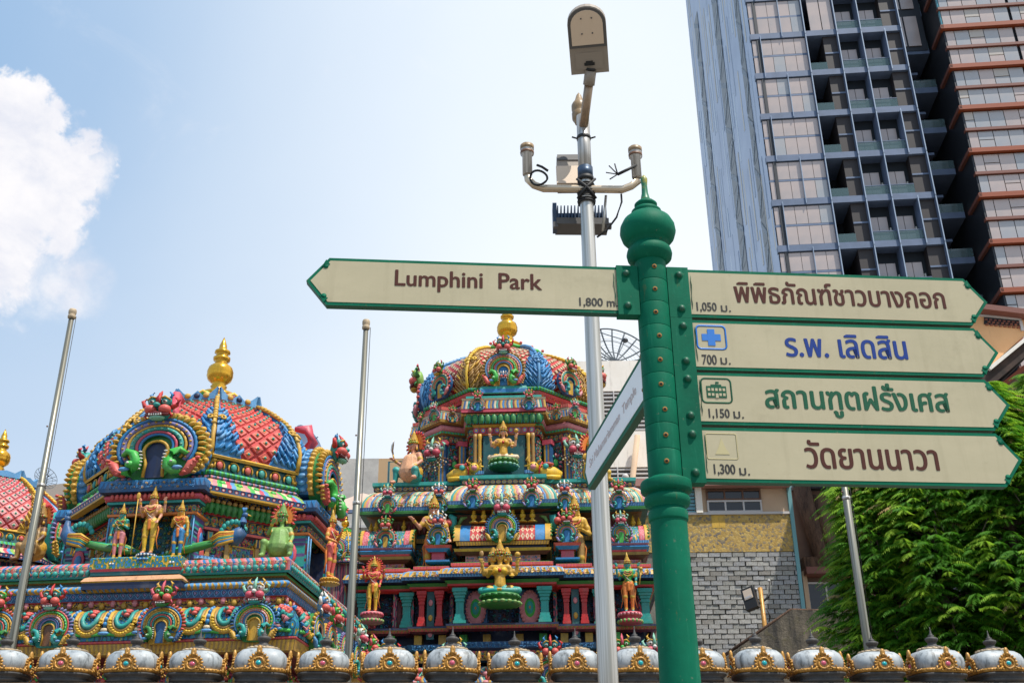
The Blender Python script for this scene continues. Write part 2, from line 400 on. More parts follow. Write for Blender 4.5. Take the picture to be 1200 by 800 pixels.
kudu_variant('a',['teal','lilac','coral','bgreen','mint','pink','blue','lilac','brown','teal','gold'],_f1,0)
kudu_variant('b',['gold','coral','azure','gold','ochre','teal','coral','teal','blue','green','blue'],_f2,0)
kudu_variant('c',['green','blue','sky','bgreen','gold','pink','azure','cream','gold','teal','gold'],_f3,0)
kudu_variant('t2big',['gold','ochre','sky','pink','teal','bgreen','coral','sky','azure','bgreen','coral'],_f1,0)
kudu_variant('s1',['azure','gold','pink','teal','','pink','sky','green','azure','teal','lilac'],_f2,1)
kudu_variant('s2',['pink','lilac','green','sky','','teal','orange','gold','bgreen','green','rose'],_f3,1)
kudu_variant('s3',['green','gold','lilac','green','','azure','yellow','pink','azure','teal','sky'],_f4,1)
kudu_variant('s4',['blue','coral','cream','teal','','rose','gold','teal','gold','teal','pink'],_f5,1)
def kudu(parent,var,T,wd,face=True,fs=.30,fz=.93):
    a,mk,f=KV[var]
    o=put('arch_ornament',a,parent,T@Matrix.Scale(wd,4))
    for m in mk: put('sea_beast',m,o)
    if face: put('lion_mask',f,o,Matrix.Translation((0,-.1,fz))@Matrix.Scale(fs,4))
    return o
def kalasam(parent,T,h,name='finial',m='gilt',seg=16):
    b=MB(); k=h
    b.lathe([(.30*k,0),(.31*k,.03*k),(.24*k,.08*k),(.14*k,.13*k),(.10*k,.17*k),(.12*k,.20*k),(.09*k,.23*k),(.115*k,.26*k),(.17*k,.31*k),(.19*k,.37*k),(.185*k,.42*k),(.19*k,.43*k),(.17*k,.50*k),(.10*k,.56*k),(.085*k,.60*k),(.12*k,.62*k),(.125*k,.66*k),(.09*k,.68*k),(.085*k,.72*k),(.115*k,.74*k),(.11*k,.77*k),(.06*k,.80*k),(.055*k,.86*k),(.03*k,.93*k),(.004*k,1.0*k)],seg,m)
    return b.build(name,parent,T)
CURL=[]
for _k in range(6):
    _b=MB(); _n=5+_k%3
    _b.tube([( .5*math.cos(.9*i+_k)*(1-.13*i),-.12-.05*i,.5*math.sin(.9*i+_k)*(1-.13*i)) for i in range(_n)],[.13-.012*i for i in range(_n)],'gold',4)
    if _k%2: _b.ell((0,-.3,0),.2,'gold',5,3)
    CURL.append((_b.v,_b.f))
def filigree(parent,foot,off,z0,z1,size,pal,seed=1,faces=None,slope=0,name='relief_scrolls',dens=1.0):
    """dense small modelled scrolls over a band, too fine to pick apart"""
    rg=random.Random(seed); b=MB(); rows=max(1,int((z1-z0)/(size*.95)))
    for r_ in range(rows):
        t=(r_+.5)/rows; z=z0+(z1-z0)*t
        for q,(x,y,a) in enumerate(along(foot,off+slope*t,size*.95/dens,faces)):
            v,f=CURL[(q*5+r_*3+seed)%6 if rg.random()<.8 else rg.randrange(6)]; sc=size*rg.uniform(.8,1.15)
            b.T=TR(x,y,z,a)@Matrix.Diagonal((sc*(1 if (q+r_)%2 else -1),sc,sc*rg.uniform(.8,1.1),1)); 
            fl=f if (q+r_)%2 else [g_[::-1] for g_ in f]
            b.add(v,fl,pal[(q+2*r_)%len(pal)],None,True)
    b.T=Matrix.Identity(4); o=b.build(name,parent); o['kind']='stuff'; return o
# --- statues: limbs laid out as tapered capsules, fused into one continuous skin, coloured by the nearest limb
def statue(name,label,prims,T,height,group=None,extra=None,cat='statue',vox=.0105,parts=()):
    b=MB()
    for p in prims:
        A,B,ra,rb=Vector(p[0]),Vector(p[1]),p[2],p[3]; sq=p[5] if len(p)>5 else 1
        d=(B-A); L=d.length
        prof=[]
        n=4
        for i in range(n+1): a=-PI/2+PI/2*i/n; prof.append((max(ra*math.cos(a),.0005),ra*math.sin(a)))
        for i in range(n+1): a=PI/2*i/n; prof.append((max(rb*math.cos(a),.0005),L+rb*math.sin(a)))
        Q=Matrix.Translation(A)@(d.to_track_quat('Z','Y').to_matrix().to_4x4() if L>1e-6 else Matrix.Identity(4))
        b.lathe(prof,10,'gold',ax=Q,caps=True)
    o=b.build(name); me=o.data
    md=o.modifiers.new('r','REMESH'); md.mode='VOXEL'; md.voxel_size=vox; md.use_smooth_shade=True
    sm=o.modifiers.new('s','SMOOTH'); sm.factor=.4; sm.iterations=1
    dg=bpy.context.evaluated_depsgraph_get(); nm=bpy.data.meshes.new_from_object(o.evaluated_get(dg)); 
    bpy.data.objects.remove(o); bpy.data.meshes.remove(me)
    n=len(nm.polygons); c=np.empty(n*3,dtype=np.float32); nm.polygons.foreach_get('center',c); c=c.reshape(-1,3)
    best=np.full(n,1e9); idx=np.zeros(n,dtype=np.int32); names=[]
    for p in prims:
        A=np.array(p[0],dtype=float);B=np.array(p[1],dtype=float);d=B-A;L2=max(d@d,1e-9)
        t=np.clip((c-A)@d/L2,0,1); q=np.linalg.norm(c-(A+t[:,None]*d),axis=1)-(p[2]+(p[3]-p[2])*t)
        if p[4] not in names: names.append(p[4])
        k=q<best; best[k]=q[k]; idx[k]=names.index(p[4])
    nm.materials.clear()
    for m in names: nm.materials.append(M(m))
    nm.polygons.foreach_set('material_index',idx); nm.polygons.foreach_set('use_smooth',[True]*n); nm.update()
    root=thing('statue',(0,0,0)); root.matrix_world=T@Matrix.Scale(height,4); tag(root,label,cat,group)
    put('figure',nm,root)
    for pn,pb in parts:
        pb.build(pn,root)
    return root
def head(prims,x,z,y,skin,r=.062,crown='gold',hair='black'):
    q=lambda dx,dy,dz:(x+dx*r,y+dy*r,z+dz*r)
    prims+= [(q(0,.1,-2.0),q(0,.05,-.8),.40*r,.42*r,skin),(q(0,-.12,-.42),q(0,.05,.22),.56*r,.88*r,skin),(q(0,-.70,-.18),q(0,-.84,-.12),.13*r,.10*r,skin),(q(0,-.78,-.10),q(0,-.72,.12),.09*r,.06*r,skin),(q(0,-.62,-.74),q(0,-.62,-.72),.18*r,.18*r,skin)]
    for s in(-1,1):
        prims+= [(q(s*.86,.05,.05),q(s*.9,.05,-.25),.20*r,.16*r,skin),(q(s*.98,.02,-.55),q(s*.98,.02,-.75),.22*r,.24*r,crown),(q(s*.45,.62,.6),q(s*.75,.75,-1.3),.48*r,.42*r,hair)]
def face_bits(b,x,z,y,r=.062):
    q=lambda dx,dy,dz:(x+dx*r,y+dy*r,z+dz*r)
    for s in(-1,1):
        b.ell(q(s*.34,-.76,.10),(r*.21,r*.10,r*.11),'white',8,5); b.ell(q(s*.34,-.85,.09),(r*.10,r*.06,r*.10),'black',6,4)
        b.tube([q(s*.12,-.82,.30),q(s*.36,-.82,.42),q(s*.62,-.66,.28)],r*.055,'black',4); b.tube([q(s*.14,-.80,.20),q(s*.36,-.84,.24),q(s*.58,-.68,.12)],r*.035,'black',4)
    b.ell(q(0,-.72,-.46),(r*.24,r*.12,r*.09),'red',8,5); b.ell(q(0,-.84,.52),(r*.07,r*.05,r*.10),'red',5,3)
def crown_part(x,z,y,r=.062,m='gold',h=.17,gem='red'):
    b=MB(); z0=z+r*.45; b.lathe([(r*.98,z0),(r*1.10,z0+r*.15),(r*1.12,z0+r*.35),(r*.95,z0+r*.5),(r*1.0,z0+r*.7),(r*.85,z0+r*1.1),(r*.88,z0+r*1.2),(r*.62,z0+r*1.7),(r*.65,z0+r*1.8),(r*.36,z0+r*2.3),(r*.40,z0+r*2.4),(.004,z0+r*.9+h)],14,m,(x,y+.10*r,0))
    for i in range(9): a=-PI/2+(i-4)*.36; b.ell((x+r*1.12*math.cos(a),y+.1*r+r*1.12*math.sin(a),z0+r*.25),r*.15,gem if i%2 else 'bgreen',5,3)
    for i in range(5): a=-PI/2+(i-2)*.5; b.ell((x+r*1.0*math.cos(a),y+.1*r+r*1.0*math.sin(a),z0+r*.75),(r*.22,r*.14,r*.34),m,6,4,rotz(a-PI/2))
    b.ell((x,y-r*.92,z0+r*.75),r*.2,gem,6,4)
    return b
def halo_part(x,z,y,r,c1='orange',c2='red',n=15):
    b=MB(); pts=[(x+r*.85*math.cos(R(-30+240*i/20)),z+r*.95*math.sin(R(-30+240*i/20))) for i in range(21)]
    b.poly(pts,y-.01,y+.02,c1)
    for i in range(n): a=R(-30+240*i/(n-1)); b.ell((x+r*.88*math.cos(a),y-.005,z+r*.98*math.sin(a)),(r*.2,.02,r*.1),c2,6,4,roty(-a))
    return b
def necklace(b,x,z,y,m='gold'):
    for k,rr in enumerate((.05,.07,.09)):
        b.tube([(x+rr*math.cos(R(a)),y-.045-.02*abs(math.sin(R(a))),z-.02*k+rr*.9*math.sin(R(a))) for a in range(190,351,20)],.009,m if k!=1 else 'red',5)
def lotus(r,h,c1,c2,c3):
    b=MB(); b.lathe([(r*.55,0),(r*1.0,h*.06,),(r*1.08,h*.18),(r*.95,h*.32),(r*.7,h*.45,),(r*.68,h*.55),(r*.9,h*.70),(r*1.02,h*.86),(r*.98,h)],20,c1)
    for i in range(18):
        a=2*PI*i/18; b.ell((r*1.0*math.cos(a),r*1.0*math.sin(a),h*.2),(r*.12,r*.15,h*.17),c2,6,4,rotz(a)); b.ell((r*.96*math.cos(a),r*.96*math.sin(a),h*.8),(r*.1,r*.14,h*.15),c3,6,4,rotz(a))
    return b
def standing(label,T,h,skin,cloth,arms=2,torso=None,halo=None,ped=None,group=None,lean=0,crown='gold',gem='red',sash='orange',pots=None,hold=None):
    torso=torso or skin; P=[]
    for s in(-1,1):
        P+=[((s*.055+lean,0,.50),(s*.065,-.02,.28),.062,.043,cloth),((s*.065,-.02,.28),(s*.06,.0,.07),.042,.026,cloth),((s*.06,0,.045),(s*.07,-.075,.02),.026,.018,skin),((s*.06,.0,.085),(s*.06,.0,.075),.034,.034,'gold'),((s*.065,-.02,.30),(s*.065,-.02,.29),.048,.048,'gold')]
    P+=[((-.03,0,.52),(.03,0,.52),.075,.075,cloth),((-.065,0,.565),(.065,0,.565),.035,.035,'gold'),((0,-.06,.54),(0,-.07,.40),.035,.014,sash),((0,0,.56),(0,0,.66),.066,.066,torso),((-.04,0,.70),(.04,0,.70),.068,.068,torso),((-.055,-.01,.75),(.055,-.01,.75),.055,.055,torso),((-.10,0,.785),(.10,0,.785),.035,.035,torso)]
    head(P,0,.885,0,skin)
    sets=pots or ([((.15,.0,.62),(.15,-.08,.50)),((-.15,-.0,.62),(-.14,-.10,.70))] if arms==2 else [((.15,.0,.63),(.14,-.08,.53)),((-.15,0,.63),(-.12,-.11,.70)),((.19,.01,.70),(.21,-.04,.86)),((-.19,.01,.70),(-.21,-.04,.86))])
    for (e,hn) in sets:
        s=1 if e[0]>0 else -1; e=Vector(e);hn=Vector(hn); d=(hn-e).normalized()
        P+=[((s*.115,0,.775),tuple(e),.036,.028,skin),(tuple(e),tuple(hn),.027,.019,skin),(tuple(e+(Vector((s*.115,0,.775))-e)*.45),tuple(e+(Vector((s*.115,0,.775))-e)*.38),.039,.039,'gold'),(tuple(hn-d*.02),tuple(hn-d*.03),.026,.026,'gold')]
        P+=[(tuple(hn),tuple(hn+d*.03),.020,.018,skin)]
        for k in range(4): q=Vector((.011*(k-1.5),0,0)); P.append((tuple(hn+d*.03+q),tuple(hn+d*(.068-.005*abs(k-1.5))+q*1.5),.0095,.0075,skin))
        P.append((tuple(hn+Vector((-s*.015,-.005,0))),tuple(hn+d*.025+Vector((-s*.035,-.01,0))),.010,.008,skin))
    fb=MB(); face_bits(fb,0,.885,0); nb=MB(); necklace(nb,0,.79,-.02); nb.tube([(.09,-.06,.79),(0,-.09,.66),(-.07,-.07,.57)],.007,'gold',4); nb.tube([(-.10,-.05,.75),(-.02,-.085,.62),(.06,-.07,.57)],.006,'white',4)
    parts=[('face_paint',fb),('crown',crown_part(0,.885,0,m=crown,gem=gem)),('jewellery',nb)]
    if halo: parts.append(('halo',halo_part(0,.93,.06,.17,*halo)))
    sb=MB()
    for s in(-1,1): sb.tube([(s*.08,.02,.55),(s*.13,.02,.42),(s*.11,.02,.25),(s*.15,.02,.10)],[.02,.022,.02,.01],sash,5,.5)
    parts.append(('sash',sb))
    if hold:
        hb=MB(); hold(hb); parts.append(('spear' if hold.__name__=='spear' else 'attribute',hb))
    r=statue('figure',label,P,T,h,group,parts=parts)
    if ped:
        lb=lotus(ped[0],ped[1],*ped[2]); lb2=lb.build('pedestal',r,TR(0,0,-ped[1]))
    return r
def seated(label,T,h,skin,cloth,heads=1,arms=4,halo=None,base=None,fat=0,crown='gold',gem='red',knife=False,legs='cross',torso=None,top=None,group=None):
    torso=torso or skin; P=[]; f=fat
    if legs=='cross':
        for s in(-1,1):
            P+=[((s*.07,0,.09),(s*.27,-.06,.075),.075,.06,cloth),((s*.27,-.06,.07),(s*.05,-.18,.06),.052,.035,cloth),((s*.05,-.18,.06),(-s*.02,-.20,.075),.03,.02,skin),((s*.15,-.03,.09),(s*.16,-.03,.09),.078,.078,'gold')]
    else:
        for s in(-1,1):
            kx=s*(.15+f*.06); P+=[((s*.08,0,.10),(kx,-.17,.22 if s<0 else .15),.08,.065,cloth),((kx,-.17,.22 if s<0 else .15),(kx*1.05,-.17,.03),.058,.04,cloth),((kx*1.05,-.17,.02),(kx*1.1,-.25,.0),.035,.03,skin)]
    P+=[((-.05,0,.10),(.05,0,.10),.09+f*.04,.09+f*.04,cloth),((-.05,0,.17),(.05,0,.17),.04+f*.1,.04+f*.1,'gold'),((0,-.01-f*.06,.17),(0,-f*.05,.34),.088+f*.09,.080+f*.07,torso),((-.05,0,.39),(.05,0,.39),.078+f*.02,.078+f*.02,torso),((-.055,-.055,.405),(-.055,-.06,.40),.05,.052,top or torso),((.055,-.055,.405),(.055,-.06,.40),.05,.052,top or torso),((-.12,0,.465),(.12,0,.465),.048,.048,torso)]
    hz=.635; head(P,0,hz,0,skin,.080)
    if heads==3:
        for s in(-1,1): head(P,s*.115,hz-.01,.035,skin,.062)
    A=[((.18,0,.33),(.19,-.12,.30)),((-.18,0,.33),(-.15,-.13,.36)),((.24,.01,.36),(.27,-.04,.52)),((-.24,.01,.36),(-.27,-.04,.52))][:arms] if not knife else [((.20,-.02,.33),(.17,-.15,.22)),((-.22,-.02,.34),(-.30,-.12,.42))]
    if legs!='cross' and not knife: A=[((.20,-.04,.32),(.21,-.16,.20)),((-.19,-.06,.40),(-.10,-.17,.53))]
    for (e,hn) in A:
        s=1 if e[0]>0 else -1; e=Vector(e);hn=Vector(hn); d=(hn-e).normalized(); sh=Vector((s*.135,0,.455))
        P+=[(tuple(sh),tuple(e),.045+f*.01,.034,skin),(tuple(e),tuple(hn),.032,.022,skin),(tuple(e+(sh-e)*.45),tuple(e+(sh-e)*.36),.049,.049,'gold'),(tuple(hn-d*.025),tuple(hn-d*.035),.030,.030,'gold'),(tuple(hn),tuple(hn+d*.03),.024,.022,skin)]
        for k in range(4): q=Vector((.013*(k-1.5),0,0)); P.append((tuple(hn+d*.035+q),tuple(hn+d*(.09-.006*abs(k-1.5))+q*1.5),.012,.009,skin))
        P.append((tuple(hn+Vector((-s*.02,-.005,0))),tuple(hn+d*.03+Vector((-s*.045,-.01,0))),.013,.010,skin))
    fb=MB(); face_bits(fb,0,hz,0,.080)
    if heads==3:
        for s in(-1,1): face_bits(fb,s*.125,hz-.01,.03,.06)
    nb=MB(); nb.T=Matrix.Translation((0,0,0)); necklace(nb,0,.47,-.02); nb.ell((0,-.095,.40),(.03,.02,.03),gem,6,4)
    parts=[('face_paint',fb),('crown',crown_part(0,hz,0,.080,crown,.20 if heads==3 else .17,gem)),('jewellery',nb)]
    if heads==3:
        for s in(-1,1): parts.append(('crown',crown_part(s*.105,hz-.01,.035,.062,crown,.10,'teal')))
    if halo: parts.append(('halo',halo_part(0,hz+.05,.07,.21,*halo)))
    if arms==4 and not knife and legs=='cross':
        ab=MB(); ab.lathe([(.02,.62),(.045,.64),(.04,.68),(.02,.70)],8,'gold',(.27,-.06,0)); ab.ell((-.275,-.06,.68),(.035,.015,.055),'ochre',8,5); parts.append(('attribute',ab))
    if knife:
        kb=MB(); kb.tube([(-.30,-.13,.42),(-.31,-.15,.52)],.014,'gold',5); kb.tube([(-.31,-.15,.52),(-.33,-.16,.60),(-.32,-.16,.68),(-.29,-.16,.76)],[.02,.032,.03,.004],'steel',6,.3); parts.append(('knife',kb))
    r=statue('figure',label,P,T,h,group,parts=parts)
    if base: lotus(base[0],base[1],*base[2]).build('pedestal',r,TR(0,-.04,-base[1]))
    return r
# --- octagonal dome
def dome(parent,prof,ds,rows,faces,corner,leafcols,tile=True,lat=('coral','gold','teal'),rib='red',leaf_t=.62,s0=.32,lobes=10,lw=1.0,gap=.41,nw=.14):
    zs=[p[0] for p in prof]; As=[p[1] for p in prof]
    acc=[0]
    for i in range(1,len(prof)): acc.append(acc[-1]+math.hypot(zs[i]-zs[i-1],As[i]-As[i-1]))
    acc=[a/acc[-1] for a in acc]; TT=math.tan(PI/8)
    def P(k,s,t,n=0):
        t=min(max(t,0),1); z=float(np.interp(t,acc,zs)); a=float(np.interp(t,acc,As)); e=.02
        dz=float(np.interp(min(t+e,1),acc,zs)-np.interp(max(t-e,0),acc,zs)); da=float(np.interp(min(t+e,1),acc,As)-np.interp(max(t-e,0),acc,As)); q=math.hypot(dz,da) or 1
        ny,nz=-dz/q,-da/q
        x=s*a*TT; y=-a+ny*n; z+=nz*n; c,sn=math.cos(k*PI/4),math.sin(k*PI/4)
        return (x*c-y*sn,x*sn+y*c,z)
    sl=lambda t: s0+(.93-s0)*min(1,(max(t,0)/leaf_t))**.8
    b=MB(); nt=12
    for k in range(8):
        for i in range(nt):
            b.add([P(k,-1,i/nt),P(k,1,i/nt),P(k,1,(i+1)/nt),P(k,-1,(i+1)/nt)],[(0,1,2,3)],rib)
    b.build('dome_shell',parent)
    dt=1/rows
    for k in faces:
        g=MB()
        tiles=[]
        for j in range(0,2*rows+1):
            t=j*dt/2
            for i in range(-6,7):
                s=(i+(.5 if j%2 else 0))*ds
                if abs(s)>sl(t)+.02: continue
                lim=lambda ss,tt:(max(-sl(tt)-.03,min(sl(tt)+.03,ss)),min(max(tt,.0),.985))
                q=gap; cs=[lim(s-ds*q,t),lim(s,t-dt*q),lim(s+ds*q,t),lim(s,t+dt*q)]
                if abs(cs[0][0]-cs[2][0])<ds*.25: continue
                tb=MB() if tile else g
                vs=[P(k,a,c,.004) for a,c in cs]+[P(k,s+(a-s)*.82,t+(c-t)*.82,.03) for a,c in cs]; cc=lim(s,t)
                tb.add(vs,[(0,1,5,4),(1,2,6,5),(2,3,7,6),(3,0,4,7),(4,5,6,7)],[lat[0]]*4+[lat[0]])
                if tile:
                    q2=.30; tb.add([P(k,s+(a-s)*.42,t+(c-t)*.42,.034) for a,c in cs]+[P(k,cc[0],cc[1],.05)],[(0,1,4),(1,2,4),(2,3,4),(3,0,4)],lat[1])
                    tb.ell(P(k,cc[0],cc[1],.045),.026,lat[2],6,4); tb.build('dome_tile',parent)
        if not tile: g.build('tile_panel',parent)['kind']='stuff'
    # blue leaves over the corners
    for k in corner:
        lc=leafcols[k%len(leafcols)]; b=MB(); n=14
        for sd,kk in((1,k),(-1,k+1)):
            rows_=[]
            for i in range(n+1):
                t=i/n*.98; w0=sl(t)-.05*abs(math.sin(i*1.6))*(1-t)
                rows_.append([P(kk,sd*w0,t,.0),P(kk,sd*(w0+.06),t,.045),P(kk,sd*(w0+1)/2,t,.07),P(kk,sd*1.0,t,.06)])
            for i in range(n):
                for j in range(3):
                    q=(rows_[i][j],rows_[i][j+1],rows_[i+1][j+1],rows_[i+1][j]); b.add(q if sd>0 else q[::-1],[(0,1,2,3)],lc[0],None,False)
            rg=random.Random(k*7+sd)
            for i in range(lobes):
                t=.02+.62*leaf_t*(i+.5)/lobes*1.35; a0=sl(t)
                m=max(1,int((1-a0)/nw))
                for j in range(m):
                    s=a0+(1-a0)*(j+.4+rg.uniform(-.2,.2))/m; t=t+rg.uniform(-.012,.012)
                    p0=Vector(P(kk,sd*s,t,.072)); p1=Vector(P(kk,sd*(s-.07),t+.04,.088)); p2=Vector(P(kk,sd*(s-.10),t+.01,.074))
                    kx=rg.uniform(.7,1.15); b.tube([Vector(P(kk,sd*(s+.07),t-.02,.06)),p0,p1,p2],[.02*kx*lw,.038*kx*lw,.034*kx*lw,.010*lw],lc[0] if (i+j)%4 else lc[2],5)
        b.build('acanthus_leaf',parent)
        b=MB(); b.tube([P(k,1.0,t/12*.97,.085) for t in range(13)],[.035+.01*(i%2) for i in range(13)],lc[1],6)
        for i in range(14):
            t=.30+.66*i/14; b.ell(P(k,1.0,t,.10),(.06-.02*t,.045,.03),lc[1],7,4)
        for sd,kk in((1,k),(-1,k+1)):
            cc=Vector(P(kk,sd*.9,.36,.11)); ux=(Vector(P(kk,sd*1.0,.36,.11))-Vector(P(kk,sd*.8,.36,.11))).normalized(); uz=(Vector(P(kk,sd*.9,.42,.11))-cc).normalized()
            b.tube([cc+ux*(.075-.006*i)*math.cos(i*.8)+uz*(.075-.006*i)*math.sin(i*.8) for i in range(10)],.020,lc[1],5)
        b.build('dome_rib',parent)
    return P
# ---------------------------------------------------------------- left shrine roof
class Frame:
    def __init__(s,x,y,rz): s.x=x;s.y=y;s.rz=rz; s.T=Matrix.Translation((x,y,0))@rotz(rz); s.I=s.T.inverted()
    def loc(s,px,py,yl):
        A=s.I@Vector((0,0,CAM_H)); B=s.I@at(px,py,10); t=(yl-A.y)/(B.y-A.y); return A+(B-A)*t
PASS=0
F1=Frame(-5.55,19.0,R(-5.4)); F2=Frame(-.128,27.0,R(-2.1))
def jewels(parent,foot,off,z,sp,faces,cols,r=.05,hood='gold'):
    for q,(x,y,a) in enumerate(along(foot,off,sp,faces)):
        key='_jw%s%s%.3f'%(cols[q%len(cols)],hood,r)
        if key not in KV:
            b=MB(); b.ell((0,-.01,0),(r*.8,r*.5,r),cols[q%len(cols)],8,6); b.tube(arc(r*1.25,r*1.35,-30,210,9,cz=.0),r*.25,hood,4)
            o=b.build('jewel'); KV[key]=o.data; bpy.data.objects.remove(o)
        put('jewel',KV[key],parent,TR(x,y,z,a))
def petal_row(b,foot,off,z,h,sp,m,faces=None,tilt=0,bulge=.04):
    for (x,y,a) in along(foot,off,sp,faces):
        b.ell((x,y,z+h/2),(sp*.46,bulge,h*.55),m,6,5,rotz(a)@rotx(tilt))
def build_left():
    g=thing('temple_shrine',(F1.x,F1.y,0),F1.rz,'octagonal painted shrine dome with gold finial, on the left beside the tall flagpole','shrine')
    FR=(0,1,2,6,7)
    O=ngon(1.85)
    # dome
    prof=[(7.62,1.84),(7.9,1.88),(8.2,1.78),(8.46,1.58),(8.70,1.30),(8.87,1.06),(8.98,.86)]
    P=dome(g,prof,.40,7,(0,1,7,2),(0,1,2,6,7),[('azure','gold','sky')],lat=('coral','orange','teal'))
    band(g,'dome_crown_band',ngon(.80),[(.06,8.95,'p_yz'),(.12,8.97,'paint_cream'),(.14,9.00,'paint_teal'),(.07,9.03,'paint_gold'),(.02,9.06,'paint_gold'),(-.12,9.14,'p_gscroll'),(-.36,9.30,'paint_gold'),(-.50,9.40,'paint_yellow')])
    for k in range(8):      # crest of blue lotus leaves
        b=MB(); ang=k*PI/4; Q=rotz(ang)
        b.T=Q
        w2=.33
        b.poly([(-w2,9.0),(w2,9.0),(w2*1.12,9.24),(w2*.75,9.12),(w2*.35,9.07),(0,9.17),(-w2*.35,9.07),(-w2*.75,9.12),(-w2*1.12,9.24)],-.96,-.89,'sky')
        for i in(-1,0,1): b.ell((i*.17,-.97,9.07),(.06,.03,.05),'gold' if i else 'navy',7,5)
        b.build('crest_leaf',g)
        b=MB(); b.T=Q; b.ell((0,-.66,9.20),(.16,.06,.10),'pink' if k%2 else 'bgreen',8,5,rotx(.8)); b.tube([(-.2,-.70,9.15),(0,-.72,9.26),(.2,-.70,9.15)],.035,'yellow',5); b.build('crown_petal',g)
    kalasam(g,TR(0,0,9.38),1.3,seg=20)
    # bands under the dome
    band(g,'moulding',O,[(.06,7.56,'paint_gold'),(.08,7.60,'paint_gold'),(.03,7.64,'paint_gold')])
    band(g,'jewel_frieze',O,[(.0,7.34,'paint_dteal'),(0,7.58,'paint_dteal')])
    jewels(g,O,.02,7.45,.22,FR,['coral','teal'],.07)
    for nm,o,z0,z1,bl,mt in (('moulding',.04,7.27,7.35,.04,'p_greenrope'),('moulding',.02,7.19,7.27,.045,'p_lilrope')): band(g,nm,O,roll(o,z0,z1,bl,mt))
    band(g,'painted_eave',O,[(.24,6.93,'p_bludots'),(.26,7.02,'p_eave'),(.20,7.09,'p_eave'),(.06,7.19,'p_eave')])
    b=MB(); 
    for (x,y,a) in along(O,.16,.30,FR): b.ell((x,y,7.12),(.06,.03,.05),'bgreen',7,5,rotz(a)@rotx(-.8))
    b.build('leaf_relief',g)['kind']='stuff'
    band(g,'moulding',O,[(.12,6.90,'paint_gold'),(.24,6.90,'paint_gold'),(.245,6.93,'paint_gold')])
    b=MB(); b.sweep(O,roll(-.04,6.66,6.86,.09,'paint_green')); petal_row(b,O,.02,6.63,.22,.10,'green',FR,0,.07); petal_row(b,O,.055,6.80,.07,.10,'ochre',FR); b.build('petal_moulding',g)
    W=ngon(1.62)
    band(g,'frieze',W,[(.08,6.44,'p_frieze2'),(.08,6.62,'p_frieze2'),(.16,6.63,'paint_red'),(.16,6.67,'paint_red')])
    band(g,'moulding',W,[(.05,6.38,'paint_maroon'),(.12,6.40,'paint_coral'),(.12,6.44,'paint_coral')])
    band(g,'wall',W,[(0,5.70,'p_wall2'),(0,6.40,'p_wall2')])
    for k in FR:      # painted pilasters and panels on the drum
        Q=rotz(k*PI/4)
        for s in(-1,-.45,.45,1):
            b=MB(); b.T=Q; b.bx(s*.60-.035,s*.60+.035,-1.68,-1.6,5.75,6.4,'ochre'); b.bx(s*.60-.05,s*.60+.05,-1.71,-1.6,6.25,6.38,'p_frieze2'); b.build('pilaster',g)
        b=MB(); b.T=Q; b.bx(-.22,.22,-1.65,-1.6,5.85,6.22,'p_panel'); b.tube([(-.22,-1.66,5.85),(.22,-1.66,5.85),(.22,-1.66,6.22),(-.22,-1.66,6.22)],.02,'gold',4,closed=True,up=(0,1,0)); b.build('wall_panel',g)
    band(g,'ledge',W,[(.05,5.78,'paint_maroon'),(.35,5.80,'paint_ochre'),(.36,5.86,'p_bzig'),(.30,5.92,'paint_sky'),(.03,5.94,'paint_azure')])
    # four porches with great gable arches
    for k in (0,2,6):
        Q=rotz(k*PI/4)
        def mk(name,fn):
            b=MB(); b.T=Q; fn(b); return b.build(name,g)
        foot=rect(-.70,.70,-2.12,-1.3)
        def f(b): b.sweep(foot,[(0,6.56,'p_frieze2'),(0,6.70,'p_frieze2')]); 
        mk('frieze',f)
        mk('moulding',lambda b:b.sweep(foot,[(-.0,6.52,'paint_orange'),(.04,6.53,'paint_orange'),(.04,6.565,'paint_orange')]))
        mk('moulding',lambda b:b.sweep(foot,[(0,6.70,'paint_dteal'),(.06,6.72,'paint_teal'),(.06,6.76,'paint_teal')]))
        def rr(b):
            b.sweep(foot,roll(.06,6.77,6.87,.05,'paint_rose'))
            for (x,y,a) in along(foot,.12,.075): b.ell((x,y,6.82),(.036,.03,.05),'coral',6,4,rotz(a))
        mk('rope_moulding',rr)
        mk('cornice',lambda b:b.sweep(foot,[(.10,6.87,'paint_navy'),(.17,6.89,'paint_blue'),(.19,6.95,'p_bluedk'),(.17,7.08,'paint_azure'),(-.4,7.10,'paint_azure')]))
        for s in(-1,1):
            mk('pilaster',lambda b:(b.bx(s*.62-.07,s*.62+.07,-2.14,-1.9,5.78,6.52,'p_wall'),b.tube([(s*.62-.075,-2.15,5.8),(s*.62-.075,-2.15,6.5)],.014,'sky',4),b.tube([(s*.62+.075,-2.15,5.8),(s*.62+.075,-2.15,6.5)],.014,'sky',4)))
            mk('wall_panel',lambda b:(b.bx(s*.69-.01,s*.69+.01,-2.1,-1.5,5.8,6.52,'p_panel'),b.ell((s*.71,-1.85,6.2),(.02,.12,.2),'rose',8,5),b.ell((s*.725,-1.85,6.18),(.02,.07,.13),'azure',8,5),b.ell((s*.71,-1.72,5.98),(.02,.1,.16),'coral',8,5)))
        mk('niche',lambda b:(b.bx(-.56,.56,-1.80,-1.76,5.78,6.52,'dteal'),b.bx(-.56,-.5,-2.1,-1.76,5.78,6.52,'navy'),b.bx(.5,.56,-2.1,-1.76,5.78,6.52,'navy')))
